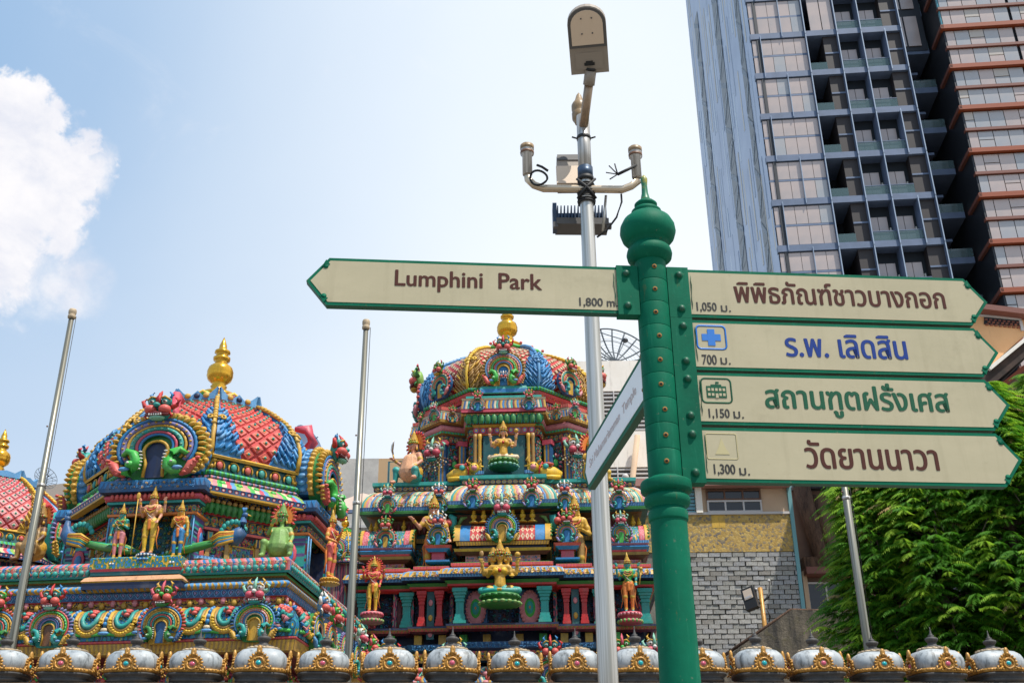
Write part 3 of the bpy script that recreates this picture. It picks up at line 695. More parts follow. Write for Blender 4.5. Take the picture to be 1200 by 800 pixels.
        # vault behind the great arch: stepped bands seen from the side
        for nm,y0,y1,r,m in(('arch_rim',-2.16,-2.08,.80,'gold'),('arch_band',-2.08,-1.86,.76,'azure'),('arch_rim',-1.86,-1.78,.79,'gold'),('arch_vault',-1.78,-1.30,.72,'olive')):
            def va(b,y0=y0,y1=y1,r=r,m=m):
                pts=[(r*math.cos(R(-36+252*i/30)),7.62+r*.78*math.sin(R(-36+252*i/30))) for i in range(31)]
                b.poly([(q[0],max(q[1],7.1)) for q in pts],y0,y1,m)
                if m=='gold':
                    for i in range(24): a=R(-28+236*i/23); b.ell((r*math.cos(a),(y0+y1)/2,7.62+r*.78*math.sin(a)),(.06,.06,.05),'gold',6,4)
                if m=='azure':
                    for i in range(22): a=R(-28+236*i/21); b.ell((r*math.cos(a),(y0+y1)/2,7.62+r*.78*math.sin(a)),(.04,.09,.05),'sky',6,4)
                if m=='olive':
                    for i in range(14):
                        a=R(-20+220*i/13)
                        for yy in(-1.66,-1.48): b.tube([(r*math.cos(a+.12*math.cos(q)),yy+.08*math.sin(q),7.62+r*.78*math.sin(a+.12*math.cos(q))) for q in [w_*.9 for w_ in range(6)]],.022,'olive' if i%2 else 'sgreen',4)
            mk(nm,va)
        kudu(g,'big',Q@TR(0,-2.22,7.08)@Matrix.Diagonal((1,1,.80,1)),1.62,True,.27,.90)
        mk('beast_tail',lambda b:(b.tube([(0,-1.5,8.1),(.02,-1.72,8.2),(0,-1.9,8.45),(0,-1.8,8.7),(0,-1.55,8.72)],[.10,.11,.10,.11,.05],'rose',7)))
    # stepped base
    B=rect(-2.33,2.33,-2.33,2.33)
    band(g,'plinth',B,[(.02,5.50,'paint_teal'),(.05,5.53,'p_pinkteal'),(.05,5.68,'p_pinkteal'),(.0,5.74,'paint_ochre'),(-1.2,5.76,'paint_brown')])
    b=MB(); petal_row(b,B,.06,5.53,.09,.105,'teal',(0,1,3)); b.build('petal_moulding',g)['kind']='stuff'
    band(g,'moulding',B,[(-.08,5.40,'paint_dteal'),(-.08,5.44,'p_goldbead'),(-.02,5.46,'paint_green'),(-.02,5.50,'paint_maroon')])
    band(g,'moulding',B,roll(.02,5.26,5.38,.07,'p_snake')); band(g,'moulding',B,[(.03,5.15,'p_bluedia'),(.06,5.24,'p_bluedia'),(.03,5.27,'paint_rose'),(-.05,5.40,'paint_navy')])
    band(g,'gold_frieze',B,[(-.04,5.01,'paint_rose'),(-.02,5.03,'p_goldscroll'),(-.02,5.14,'paint_coral'),(.03,5.15,'paint_coral')])
    b=MB()
    for q,(x,y,a) in enumerate(along(B,.0,.17,(0,1,3))): b.ell((x,y,5.07+.03*(q%2)),(.05,.035,.06),'pink' if q%2 else 'gold',6,4,rotz(a))
    b.build('flower_row',g)['kind']='stuff'
    band(g,'moulding',B,[(-.12,4.92,'paint_navy'),(-.12,4.98,'paint_navy'),(0,4.99,'paint_sky'),(0,5.01,'paint_sky')])
    # great cove cornice with looped scrolls
    ct=[(.30,4.50),(.32,4.58),(.32,4.68),(.29,4.79),(.22,4.88),(.06,4.95)]
    band(g,'cove_cornice',B,[(p[0],p[1],'p_tscroll') for p in ct])
    acc=[0]
    for i in range(1,6): acc.append(acc[-1]+math.hypot(ct[i][0]-ct[i-1][0],ct[i][1]-ct[i-1][1]))
    def CP(side,x,h,n):
        o=float(np.interp(h*acc[-1],acc,[c[0] for c in ct])); z=float(np.interp(h*acc[-1],acc,[c[1] for c in ct])); n2=n
        v=Vector((x,-2.33-o-n2*.75,z+n2*.6)); return rotz(side*PI/2)@v
    for side in(0,1,3):
        for i in range(9):
            x0=(i-4)*.52
            for nm,wd,dep,c,r in(('scroll_band',.215,.0,'gold',.036),('scroll_band',.165,.10,'ochre',.026),('scroll_band',.115,.20,'teal',.038)):
                b=MB(); pts=[]
                for q in range(13):
                    a=PI+PI*q/12; pts.append(CP(side,x0+wd*math.cos(a),.48+dep*.4+(.38-dep*.6)*math.sin(a),.03))
                pts=[CP(side,x0-wd,.99,.03),CP(side,x0-wd,.7,.03)]+pts+[CP(side,x0+wd,.7,.03),CP(side,x0+wd,.99,.03)]
                b.tube(pts,r,c,5)
                if c=='gold':
                    for q in range(15):
                        a=PI+PI*q/14; b.ell(CP(side,x0+(wd-.025)*math.cos(a),.46+.36*math.sin(a),.06),(.030,.022,.022),'yellow',5,3)
                b.build(nm,g)
            b=MB()
            for q in range(6): b.ell(CP(side,x0+.025*(-1)**q,.62+.06*q,.05),(.05,.05,.035),'coral',6,4)
            b.ell(CP(side,x0,.66,.1),.03,'teal',6,4); b.build('rosette',g)
            b=MB()
            for q in range(5): b.ell(CP(side,x0+.26,.35+.14*q,.05),(.035,.03,.04),'sky' if q%2 else 'azure',6,4)
            b.ell(CP(side,x0+.26,.20,.05),(.06,.03,.035),'cream',7,4); b.ell(CP(side,x0+.26,.12,.05),(.10,.04,.03),'sky',7,4); b.build('leaf_drop',g)
    for side in(0,1):      # corner leaves of the cove
        for s in(-1,1):
            b=MB()
            for i in range(26):
                xx=s*(2.28+.26*((i*7)%11)/11); hh=.12+.80*((i*5)%13)/13
                b.tube([CP(side,xx-.05,hh-.06,.02),CP(side,xx,hh,.06),CP(side,xx+.05*(-1)**i,hh+.07,.03)],[.02,.042,.012],('coral','pink','coral','azure','teal')[i%5],5)
            b.build('corner_leaf',g)
    b=MB()
    for side in(0,1,3):
        b.tube([CP(side,-2.55+5.1*i/60,.08+.05*abs(math.sin(i*PI/6)),.03) for i in range(61)],.028,'bgreen',5)
    b.build('leaf_edge',g)
    band(g,'bead_row',B,roll(.28,4.455,4.50,.025,'p_redrope')); band(g,'cornice_lip',B,[(.15,4.28,'paint_ochre'),(.27,4.30,'p_goldbead'),(.29,4.45,'paint_gold'),(.2,4.46,'paint_gold')])
    band(g,'soffit',B,[(-.25,4.24,'paint_maroon'),(.17,4.28,'paint_ochre')])
    band(g,'guardian_frieze',B,[(-.22,3.72,'p_frieze'),(-.24,4.24,'p_frieze')])
    for q,(x,y,a) in enumerate(along(B,-.2,.34,(0,1,3))): put('lion_mask',KV['b' if q%3 else 'a'][2],g,TR(x,y,4.02,a,.17))
    band(g,'wall',B,[(-.1,0,'p_wall2'),(-.1,3.6,'paint_maroon'),(-.05,3.62,'p_frieze2'),(-.05,3.74,'p_frieze2')])
    for (x,side,v) in((-1.95,0,'b'),(-1.10,0,'a'),(.62,0,'b'),(2.02,0,'c'),(-1.7,1,'s3'),(-.9,1,'b'),(0,1,'a'),(.9,1,'c'),(1.9,1,'b'),(1.8,3,'a'),(.6,3,'b')):
        kudu(g,v,rotz(side*PI/2)@TR(x,-2.68,4.42)@Matrix.Diagonal((1,1,.92,1)),.74,True,.38,1.0)
    pal=['gold','yellow','coral','teal','bgreen','pink','cream','azure']
    filigree(g,W,.02,5.96,6.36,.075,['gold','teal','azure','coral','bgreen','gold'],1,FR)
    filigree(g,O,.0,6.90,6.92,.07,['gold'],2,FR)
    filigree(g,O,.20,6.95,7.12,.06,['yellow','rose','bgreen','cream','azure','gold'],3,FR,-.12)
    filigree(g,W,.09,6.46,6.60,.07,['gold','yellow','teal','coral'],4,FR)
    filigree(g,B,-.01,5.03,5.14,.07,['gold','yellow','ochre','coral'],5,(0,1,3))
    filigree(g,B,.06,5.54,5.68,.055,['cream','teal','gold','coral'],6,(0,1,3))
    filigree(g,B,-.2,3.8,4.2,.085,['gold','rose','teal','ochre','bgreen'],7,(0,1,3))
    filigree(g,B,.26,4.31,4.45,.06,['gold','yellow','ochre'],8,(0,1,3))
    filigree(g,B,.30,4.58,4.86,.07,['gold','teal','yellow','azure','coral'],9,(0,1,3),-.04)
    for k in (0,2,6):
        ff=[tuple((rotz(k*PI/4)@Vector((q[0],q[1],0)))[:2]) for q in rect(-.70,.70,-2.12,-1.3)]
        filigree(g,ff,.01,6.57,6.69,.06,['gold','azure','coral','teal'],10+k,(0,1,3))
        filigree(g,ff,.18,6.92,7.05,.05,['azure','sky','gold'],20+k,(0,1,3))
        filigree(g,[tuple((rotz(k*PI/4)@Vector((q[0],q[1],0)))[:2]) for q in rect(-.66,.66,-1.80,-1.3)],-.0,5.85,6.5,.075,['teal','azure','sgreen','gold'],30+k,(0,))
    # central step below the three figures
    band(g,'step',rect(-.70,.70,-2.5,-1.7),[(0,5.50,'paint_dteal'),(0,5.56,'paint_rose'),(.02,5.60,'p_gscroll'),(.02,5.76,'p_gscroll'),(.0,5.78,'paint_gold'),(-.5,5.79,'paint_gold')])
    band(g,'step',rect(-.78,.78,-2.56,-1.7),[(0,5.28,'paint_navy'),(0,5.38,'paint_gold'),(.02,5.40,'paint_peach'),(-.02,5.46,'paint_peach'),(-.1,5.50,'p_greenrope'),(-.3,5.51,'p_greenrope')])
    return g
def peacock(T,label,m=1):
    g=thing('statue',(0,0,0)); g.matrix_world=T; tag(g,label,'statue')
    b=MB(); b.tube([(m*.05,0,.20),(m*.15,0,.24),(m*.25,0,.34),(m*.27,0,.48),(m*.26,0,.56)],[.10,.13,.11,.055,.04],'blue',8); b.ell((m*.285,0,.60),(.055,.04,.045),'blue',8,5); b.tube([(m*.33,0,.60),(m*.39,0,.58)],[.018,.004],'gold',5); b.build('body',g)
    b=MB()
    for i in range(3): b.tube([(m*.27,0,.63),(m*(.24+.03*i),0,.72)],[.008,.02],'azure',4)
    b.build('crest',g)
    b=MB()
    for i in range(7): b.tube([(m*.17,-.10,.30-.02*i),(m*(-.05),-.13,.27-.03*i+.02),(m*(-.22+.02*i),-.12,.20-.02*i)],[.03,.028,.008],('gold','orange','yellow','teal','gold','azure','gold')[i],4)
    b.build('wing',g)
    b=MB()
    for i in range(5): b.tube([(0,.03*(i-2),.2),(m*-.35,.03*(i-2),.10+.015*i),(m*-.75,.03*(i-2),.02+.02*i),(m*-1.0,.03*(i-2),-.02+.01*i)],[.05,.06,.055,.02],('green','bgreen','teal','green','lime')[i],6)
    for i in range(14): b.ell((m*(-.1-.065*i),-.085,.17-.012*i),(.025,.012,.03),('mint','azure','gold')[i%3],6,4)
    b.build('tail',g)
    b=MB()
    for i in range(9): a=R(20+i*20); b.ell((m*.08+.20*math.cos(a),.10,.33+.2*math.sin(a)),(.045,.02,.05),'teal',6,4)
    b.build('fan',g)
    b=MB()
    for s in(-1,1): b.tube([(m*.1,s*.04,.12),(m*.11,s*.04,0)],.015,'gold',5)
    b.build('leg',g); return g
def S(fr,px,py,yl,rz=0,dz=0):
    p=fr.loc(px,py,yl); return fr.T@Matrix.Translation((p.x,p.y,p.z+dz))@rotz(rz)
def spear(b): b.tube([(-.20,-.14,-.02),(-.205,-.14,.88)],.009,'gold',5); b.ell((-.205,-.14,.93),(.035,.01,.06),'gold',8,5)
def mace(b): b.tube([(.2,-.12,.50),(.24,-.12,.75)],.012,'gold',5); b.ell((.245,-.12,.79),.035,'gold',8,5)
def statues_left():
    lp=(.16,.12,('blue','sky','white'))
    standing('tallest of three figures in the left niche, tan-skinned in gold dress holding a spear',S(F1,172,650,-2.38),.98,'skin','yellow',4,'peach',ped=lp,hold=spear)
    standing('green-skinned female figure with pink legs, at the left of the spear bearer',S(F1,136,656,-2.38),.80,'teal','pink',2,'green',ped=(.17,.14,('azure','white','sky')),pots=[((.15,0,.62),(.06,-.11,.68)),((-.16,0,.62),(-.18,-.02,.47))],hold=None)
    standing('golden female figure with blue trousers, at the right of the spear bearer',S(F1,206,654,-2.38),.82,'gold','azure',2,'orange',ped=(.17,.14,('azure','white','sky')),pots=[((-.15,0,.62),(-.10,-.11,.68)),((.16,0,.62),(.17,-.02,.47))])
    seated('plump green seated guardian with red flame halo at the shrine corner, hand at its mouth',S(F1,327,654,-2.05),.98,'sgreen','sgreen',1,2,('orange','red'),None,1,'sgreen','red',False,'fat',torso='sgreen')
    seated('brown many-ringed seated guardian with orange halo seen behind the left flagpole',S(F1,40,655,-2.0,R(-30)),1.0,'brown','ochre',1,2,('orange','red'),None,1,'ochre','red',False,'fat',torso='ochre')
    standing('red-skinned figure standing in profile at the right side of the left shrine',S(F1,386,678,-.6,R(75)),1.05,'orange','coral',2,'coral',pots=[((.16,0,.62),(.06,-.12,.72)),((-.16,0,.62),(-.12,-.10,.58))],ped=(.15,.1,('gold','ochre','gold')))
    peacock(S(F1,262,648,-2.15),'blue peacock with long green tail facing right beside the green guardian',1)
    peacock(S(F1,92,650,-2.15),'blue peacock with long green tail facing left near the left flagpole',-1)
def small_dome(x,y,z,sc,label,a0=0,light=False):
    g=thing('temple_shrine',(x,y,z),a0,label,'shrine',None,sc)
    prof=[(0,1.84),(.3,1.88),(.6,1.78),(.9,1.58),(1.2,1.30),(1.42,1.04),(1.56,.84)]
    dome(g,prof,.40,7,(0,1,7),(0,1,2,6,7),[('sky','yellow','sky'),('gold','yellow','gold')],lat=('pink' if not light else 'yellow','cream','teal') ,rib='red' if not light else 'maroon',tile=not light)
    band(g,'dome_crown_band',ngon(.80),[(.04,1.53,'paint_teal'),(.12,1.58,'paint_cream'),(.05,1.61,'paint_gold'),(-.35,1.76,'paint_gold'),(-.6,1.80,'paint_yellow')])
    for k in range(8):
        b=MB(); b.T=rotz(k*PI/4); b.poly([(-.33,1.56),(.33,1.56),(.35,1.8),(.2,1.68),(0,1.72),(-.2,1.68),(-.35,1.8)],-.93,-.86,'sky' if not light else 'bgreen'); b.build('crest_leaf',g)
    kalasam(g,TR(0,0,1.74),1.35)
    O=ngon(1.85); jewels(g,O,.02,-.16,.24,(0,1,7),['coral','teal'],.07)
    band(g,'moulding',O,[(.24,-.7,'p_bludots'),(.26,-.6,'p_eave'),(.06,-.44,'p_lilrope'),(.1,-.36,'p_greenrope'),(.02,-.28,'paint_dteal'),(.0,-.04,'paint_gold'),(.06,-.02,'paint_gold'),(.0,.04,'paint_gold')])
    band(g,'wall',ngon(1.6),[(.0,-z/sc,'p_wall2'),(.0,-.7,'p_frieze2'),(.3,-.7,'p_frieze2')])
    for k in(0,2,6): kudu(g,'a',rotz(k*PI/4)@TR(0,-2.1,-.5),1.5,True,.42,.98)
    return g
# ---------------------------------------------------------------- tall shrine tower in the middle
def barrel(parent,x,y,z,wd,h,dep,c_end,lat,kv,kw,name='pavilion_roof',kz=0):
    """small vaulted roof running left-right with a gable arch in the middle"""
    b=MB(); n=8
    pts=[(-(dep)*math.cos(PI/2*i/n)*1.0,h*math.sin(PI/2*i/n)) for i in range(n+1)]
    def seg(x0,x1,m,bulge=0):
        vs=[];uv=[];L=0
        for i,(yy,zz) in enumerate(pts):
            yy2=yy-bulge*math.cos(PI/2*i/n); zz2=zz+bulge*math.sin(PI/2*i/n)
            vs+=[(x+x0,y+yy2,z+zz2),(x+x1,y+yy2,z+zz2)]; uv+=[(x0,i/n),(x1,i/n)]
        b.add(vs,[(2*i,2*i+1,2*i+3,2*i+2) for i in range(n)],m,uv,True)
        for xx,fl in((x0,1),(x1,-1)):
            o=[(x+xx,y+p[0]-bulge*math.cos(PI/2*i/n),z+p[1]+bulge*math.sin(PI/2*i/n)) for i,p in enumerate(pts)]+[(x+xx,y,z)]
            b.add(o,[tuple(range(len(o)))[::fl]],m if isinstance(m,str) else m)
    seg(-wd*.5,wd*.5,lat)
    for s in(-1,1):
        seg(*(sorted((s*wd*.5,s*wd*.36))),c_end,.012); seg(*(sorted((s*wd*.47,s*wd*.54))),'gold',.03)
        for i in range(7): q=pts[i+1]; b.ell((x+s*wd*.54,y+q[0]-.03,z+q[1]),(.03,.03,.03),'green',5,3)
    o=b.build(name,parent)
    kudu(parent,kv,TR(x,y-dep-.06,z-.06+kz),kw,True,.46,1.0)
    return o
def build_middle():
    g=thing('temple_tower',(F2.x,F2.y,0),F2.rz,'tall painted temple tower crowned by a lattice dome, behind the street lamp pole','temple tower')
    FR=(0,1,2,6,7)
    prof=[(12.05,2.02),(12.35,2.12),(12.7,2.08),(13.0,1.90),(13.28,1.60),(13.50,1.22),(13.64,.90)]
    dome(g,prof,.30,11,(0,1,7,2,6),(0,1,2,6,7),[('azure','sky','sky'),('ochre','yellow','gold')],tile=False,lat=('cream','cream','teal'),leaf_t=.56,s0=.40,lobes=15,lw=.85,gap=.27,nw=.11)
    band(g,'dome_crown_band',ngon(.86),[(.0,13.61,'paint_cream'),(.08,13.64,'paint_cream'),(.06,13.67,'paint_white'),(-.1,13.74,'p_rscroll'),(-.45,14.0,'paint_cream'),(-.55,14.1,'paint_yellow')])
    for k in range(8):
        b=MB(); b.T=rotz(k*PI/4); b.tube([(-.40,-.96,13.67),(-.2,-.96,13.75),(0,-.96,13.71),(.2,-.96,13.75),(.40,-.96,13.67)],.055,'bgreen',5)
        for s in(-.40,0): b.ell((s,-.96,13.81),.045,'coral',6,4)
        b.build('crest_leaf',g)
    kalasam(g,TR(0,0,14.08),1.5,seg=20)
    O=ngon(1.98)
    band(g,'petal_moulding',O,roll(.12,11.98,12.08,.05,'p_greenrope')); band(g,'moulding',O,[(.0,11.80,'p_redrope'),(.12,11.96,'p_redrope')]); band(g,'moulding',O,roll(-.05,11.66,11.80,.06,'p_lilrope')); band(g,'neck',O,[(-.1,11.5,'p_bludots'),(-.1,11.68,'p_bludots')])
    kudu(g,'t2big',TR(0,-2.34,11.98),1.10,True,.32,.94)
    put('niche_figure',KV['s3'][2],g,TR(0,-2.46,12.22,0,.16))
    band(g,'bracket',rect(-.55,.55,-2.4,-1.9),[(0,11.78,'paint_teal'),(.03,11.80,'paint_azure'),(.03,11.90,'paint_teal'),(.0,11.98,'paint_teal'),(-.3,11.99,'paint_teal')])
    for k in(1,7): kudu(g,'s4',rotz(k*PI/4)@TR(0,-2.3,12.0),.82,True,.34,.95)
    for k in(2,6): kudu(g,'s4',rotz(k*PI/4)@TR(0,-2.3,12.0),1.2,True,.42,1.0)
    # top storey, star plan
    hp=[]; 
    for q in range(4):
        c,s_=math.cos(q*PI/2),math.sin(q*PI/2)
        for (x,y) in((-.84,-2.25),(.84,-2.25),(.92,-1.62),(1.52,-1.88)): hp.append((x*c-y*s_,x*s_+y*c))
        x,y=1.88,-1.52; hp.append((x*c-y*s_,x*s_+y*c)); x,y=1.62,-.92; hp.append((x*c-y*s_,x*s_+y*c))
    for nm,pf in(('wall',[(-.05,9.5,'p_wall'),(-.05,10.95,'p_wall')]),('frieze',[(.0,10.72,'paint_red'),(.02,10.74,'p_frieze2'),(.02,10.92,'p_frieze2')]),('moulding',[(.0,10.92,'paint_ochre'),(.10,10.95,'p_greenrope'),(.10,11.0,'p_greenrope')]),
        ('moulding',roll(.06,11.01,11.18,.07,'paint_pink')),('cornice',[(.10,11.18,'paint_ochre'),(.20,11.20,'p_goldbead'),(.21,11.27,'p_multi'),(.17,11.45,'p_multi'),(.17,11.46,'paint_cream'),(.18,11.50,'paint_cream')]),('moulding',[(.10,11.50,'paint_teal'),(.15,11.53,'p_ozig'),(.15,11.62,'p_ozig'),(-.5,11.64,'paint_peach')])):
        band(g,nm,hp,pf)
    P0=rect(-.92,.92,-2.42,-1.9)
    b=MB(); b.sweep(P0,roll(-.02,11.02,11.24,.06,'paint_green')); petal_row(b,P0,.04,10.98,.24,.075,'teal',(0,)); petal_row(b,P0,.06,10.98,.24,.15,'green',(0,)); b.build('petal_moulding',g)
    band(g,'cornice',P0,[(.02,11.24,'paint_maroon'),(.10,11.26,'paint_rose'),(.10,11.33,'paint_rose'),(.11,11.35,'p_multi'),(.08,11.56,'p_multi'),(.08,11.57,'paint_cream'),(.10,11.62,'paint_cream'),(.0,11.64,'paint_teal'),(.0,11.72,'paint_teal'),(-.3,11.73,'paint_teal')])
    for s in(-1,1): kudu(g,'s1',TR(s*.62,-2.56,11.28),.36,True,.5,1.02); 
    for s in(-1,1):
        kudu(g,'s2',TR(s*1.72,-2.1,11.22,s*.5),.34,True,.5,1.02); kudu(g,'s4',TR(s*1.28,-2.05,11.2,-s*.4),.30,True,.5,1.02); kudu(g,'s4',TR(s*2.1,-1.5,11.2,s*.9),.34,True,.5,1.02)
    band(g,'frieze',rect(-.72,.72,-2.36,-2.0),[(0,10.72,'paint_orange'),(.03,10.74,'p_frieze'),(.03,10.90,'p_frieze'),(.0,10.92,'paint_gold'),(.05,10.98,'paint_gold')])
    b=MB(); b.bx(-.50,.50,-2.34,-2.29,9.6,10.74,'dteal'); b.build('niche',g)
    for s in(-1,1):
        for j in(0,1):
            b=MB(); xx=s*(.58+.11*j); b.lathe([(.05,9.72),(.045,9.76),(.04,10.6),(.055,10.66),(.055,10.74)],8,'gold' if j==0 else 'ochre',(xx,-2.38,0)); b.build('pilaster',g)
        b=MB(); b.bx(s*1.0-.15,s*1.0+.15,-2.3,-2.0,9.5,9.72,'p_multi'); b.sweep(rect(s*.72-.22,s*.72+.22,-2.45,-2.2),roll(0,9.55,9.70,.04,'paint_brown')+[(.02,9.72,'p_bzig'),(.02,9.80,'p_bzig'),(-.1,9.81,'p_bzig')]); b.build('pedestal',g)
        for (xx,yy,rz) in((1.50,-2.02,.25),(1.05,-1.9,-.4)):
            b=MB(); b.T=TR(s*xx,yy,0,s*rz); b.bx(-.09,.09,-.06,.1,9.55,10.72,'p_multi'); b.bx(-.12,.12,-.08,.1,10.60,10.72,'rose'); b.build('pilaster',g)
        b=MB(); b.T=TR(s*1.25,-1.83,0,-s*.41)
        for i in range(12): a=2*PI*i/12; b.ell((.13*math.cos(a),-.06,10.15+.2*math.sin(a)),(.05,.03,.03),('pink','teal','rose')[i%3],6,4,roty(-a))
        b.ell((0,-.07,10.15),(.07,.04,.1),'bgreen',8,5); b.build('rosette',g)
        # bearded lion mask with bead strings
        m=put('lion_mask',KV['s2'][2],g,TR(s*1.72,-2.1,10.42,s*.3,.42)); b=MB()
        for r_ in(.42,.62,.82,1.0):
            for i in range(13): a=R(200+140*i/12); b.ell((r_*math.cos(a),-.15-.1*r_*0,-.25+r_*.95*math.sin(a)),(.06,.05,.06),'cream' if i%2 else 'brown',5,3)
        b.build('bead_collar',m)
    filigree(g,hp,-.04,9.6,10.7,.085,['gold','teal','azure','coral','bgreen','pink'],41)
    filigree(g,hp,.02,10.75,10.9,.075,['gold','coral','teal'],42)
    filigree(g,hp,.19,11.28,11.44,.07,['cream','gold','teal','coral','azure'],43)
    filigree(g,O,.06,11.82,11.94,.07,['coral','gold','pink'],44,(0,1,2,6,7))
    # deck
    D=rect(-3.0,3.0,-2.72,2.72)
    band(g,'deck',D,[(.0,9.26,'p_frieze2'),(.0,9.36,'paint_teal'),(.05,9.38,'paint_teal'),(.05,9.46,'paint_dteal'),(-1.8,9.5,'paint_brown')])
    P1=rect(-.95,.95,-3.0,-2.4)
    band(g,'deck',P1,[(.0,9.30,'p_frieze2'),(.0,9.40,'paint_teal'),(.05,9.42,'paint_teal'),(.05,9.50,'paint_azure'),(-.5,9.52,'paint_brown')])
    for F,zz in((D,0),(P1,.03)):
        cv=[(.28,8.72+zz,'p_bzig'),(.29,8.80+zz,'p_cornice'),(.27,8.92+zz,'p_cornice'),(.20,9.06+zz,'p_cornice'),(.10,9.17+zz,'p_cornice'),(0,9.24+zz,'paint_gold'),(-.05,9.28+zz,'paint_gold')]
        band(g,'cove_cornice',F,cv); band(g,'cornice_lip',F,[(.12,8.62+zz,'paint_dteal'),(.28,8.64+zz,'paint_green'),(.29,8.70+zz,'p_dzig'),(.26,8.72+zz,'p_dzig')])
        band(g,'soffit',F,[(-.3,8.58+zz,'paint_brown'),(.14,8.62+zz,'paint_maroon')])
    for x,y,v in((-2.62,-3.12,'s2'),(-1.45,-3.12,'s3'),(-.66,-3.40,'s1'),(.66,-3.40,'s1'),(1.40,-3.12,'s3'),(2.62,-3.12,'s1')): kudu(g,v,TR(x,y,8.62),.46,True,.5,1.05)
    for s in(-1,1):
        kudu(g,'s2',rotz(s*PI/2)@TR(s*2.0,-3.3,8.62),.5,True,.5,1.05); kudu(g,'s4',rotz(s*PI/2)@TR(s*1.0,-3.3,8.62),.5,True,.5,1.05)
        for i in range(4): kalasam(g,TR(s*3.08,-2.5+.5*i,8.1),.5,m='yellow',seg=8)
    filigree(g,D,.28,8.80,8.94,.07,['gold','teal','cream','coral','yellow'],45,(0,1,3)); filigree(g,D,.16,9.0,9.14,.07,['gold','mint','coral'],46,(0,1,3)); filigree(g,P1,.28,8.84,9.0,.07,['gold','rose','cream','teal'],47,(0,1,3))
    filigree(g,D,.01,9.27,9.35,.06,['coral','gold','azure'],48,(0,1,3))
    # row of small finials and scalloped maroon curtain below the eave
    b=MB(); D2=rect(-2.75,2.75,-2.45,2.45); b.sweep(D2,[(0,8.3,'paint_brown'),(.1,8.60,'p_lilrope')]); petal_row(b,D2,.06,8.28,.32,.12,'maroon',(0,1,3)); b.build('petal_moulding',g)
    band(g,'wall',D2,[(-.1,7.3,'p_wall'),(-.1,8.0,'paint_dteal'),(-.1,8.1,'paint_dteal'),(-.02,8.1,'p_goldbead'),(-.02,8.2,'paint_dteal'),(-.02,8.3,'paint_dteal')])
    b=MB(); b.sweep(rect(-.95,.95,-2.75,-2.3),[(0,8.3,'paint_brown'),(.12,8.62,'p_redrope')]); b.build('petal_moulding',g)
    # centre pavilion
    for i in range(7): kalasam(g,TR(-.66+.22*i,-3.1,8.36),.36,m='yellow',seg=10)
    barrel(g,0,-2.75,7.86,2.0,.50,.70,'azure','p_lat','c',.78)
    for nm,f,pf in(('moulding',rect(-.98,.98,-3.42,-2.6),[(.03,7.76,'p_goldbead'),(.05,7.84,'paint_ochre'),(-.1,7.88,'paint_peach')]),('moulding',rect(-.96,.96,-3.38,-2.6),[(0,7.68,'paint_navy'),(0,7.76,'p_bludots')]),
        ('moulding',rect(-1.02,1.02,-3.45,-2.6),[(-.06,7.55,'paint_maroon'),(.03,7.62,'paint_gold'),(.05,7.68,'paint_gold'),(-.04,7.69,'paint_gold')]),('wall',rect(-.82,.82,-3.35,-2.6),[(0,7.18,'paint_pink'),(0,7.56,'p_bludia')])):
        band(g,nm,f,pf)
    # right/left beast heads beside the roof
    for s in(-1,1):
        b=MB(); b.T=Matrix.Translation((s*1.12,-3.0,8.35)); b.tube([(0,0,-.2),(s*.03,-.05,0),(0,-.08,.14),(s*.10,-.1,.2)],[.09,.10,.09,.04],'teal',7); b.ell((s*.1,-.12,.02),(.09,.09,.09),'coral',7,5); b.tube([(s*-.1,0,.0),(s*-.18,0,.14),(s*-.3,0,.18)],[.04,.05,.02],'sgreen',5); b.build('beast_head',g)
    # side pavilions
    for s in(-1,1):
        barrel(g,s*2.62,-2.55,7.86,1.12,.48,.62,'p_pinkleaf','p_yleaf','s4' if s<0 else 's2',.52)
        band(g,'moulding',rect(s*2.62-.55,s*2.62+.55,-3.2,-2.5),[(-.02,7.62,'paint_rose'),(.0,7.66,'paint_azure'),(.06,7.72,'paint_azure'),(.0,7.76,'paint_pink'),(.05,7.80,'p_bzig'),(.05,7.86,'p_bzig'),(-.1,7.88,'paint_gold')])
        band(g,'moulding',rect(s*2.62-.5,s*2.62+.5,-3.15,-2.5),[(-.05,7.46,'paint_maroon'),(.08,7.54,'paint_ochre'),(.10,7.60,'paint_gold'),(-.05,7.62,'paint_gold')])
        band(g,'wall',rect(s*2.62-.42,s*2.62+.42,-3.1,-2.5),[(0,7.22,'paint_pink'),(0,7.48,'p_bludia')])
        for xx in(-.32,0,.32): kalasam(g,TR(s*2.62+xx,-2.65,8.30),.30,m='yellow',seg=8)
        # small shrine fronts on a stalk
        kudu(g,'s3' if s<0 else 's1',TR(s*1.42,-3.45,7.78),.52,True,.5,1.05)
        band(g,'pedestal',rect(s*1.42-.16,s*1.42+.16,-3.42,-3.1),[(-.02,7.36,'paint_azure'),(.10,7.40,'paint_azure'),(.10,7.44,'paint_teal'),(-.02,7.47,'paint_rose'),(-.02,7.62,'paint_red'),(.03,7.63,'paint_azure'),(.1,7.70,'paint_coral'),(.14,7.76,'paint_gold'),(-.1,7.78,'paint_gold')])
    # lower storey: plan with projecting bays
    Y0=-3.75
    L=[(-3.2,-3.35),(-2.05,-3.35),(-2.05,-3.2),(-1.92,-3.2),(-1.92,-3.5),(-1.18,-3.5),(-1.18,-3.3),(-1.08,-3.3),(-1.08,Y0),(1.08,Y0),(1.08,-3.3),(1.18,-3.3),(1.18,-3.5),(1.92,-3.5),(1.92,-3.2),(2.05,-3.2),(2.05,-3.35),(3.2,-3.35),(3.2,3.2),(-3.2,3.2)]
    L2=[(x,max(y,-3.35) if y<0 else y) for x,y in L]
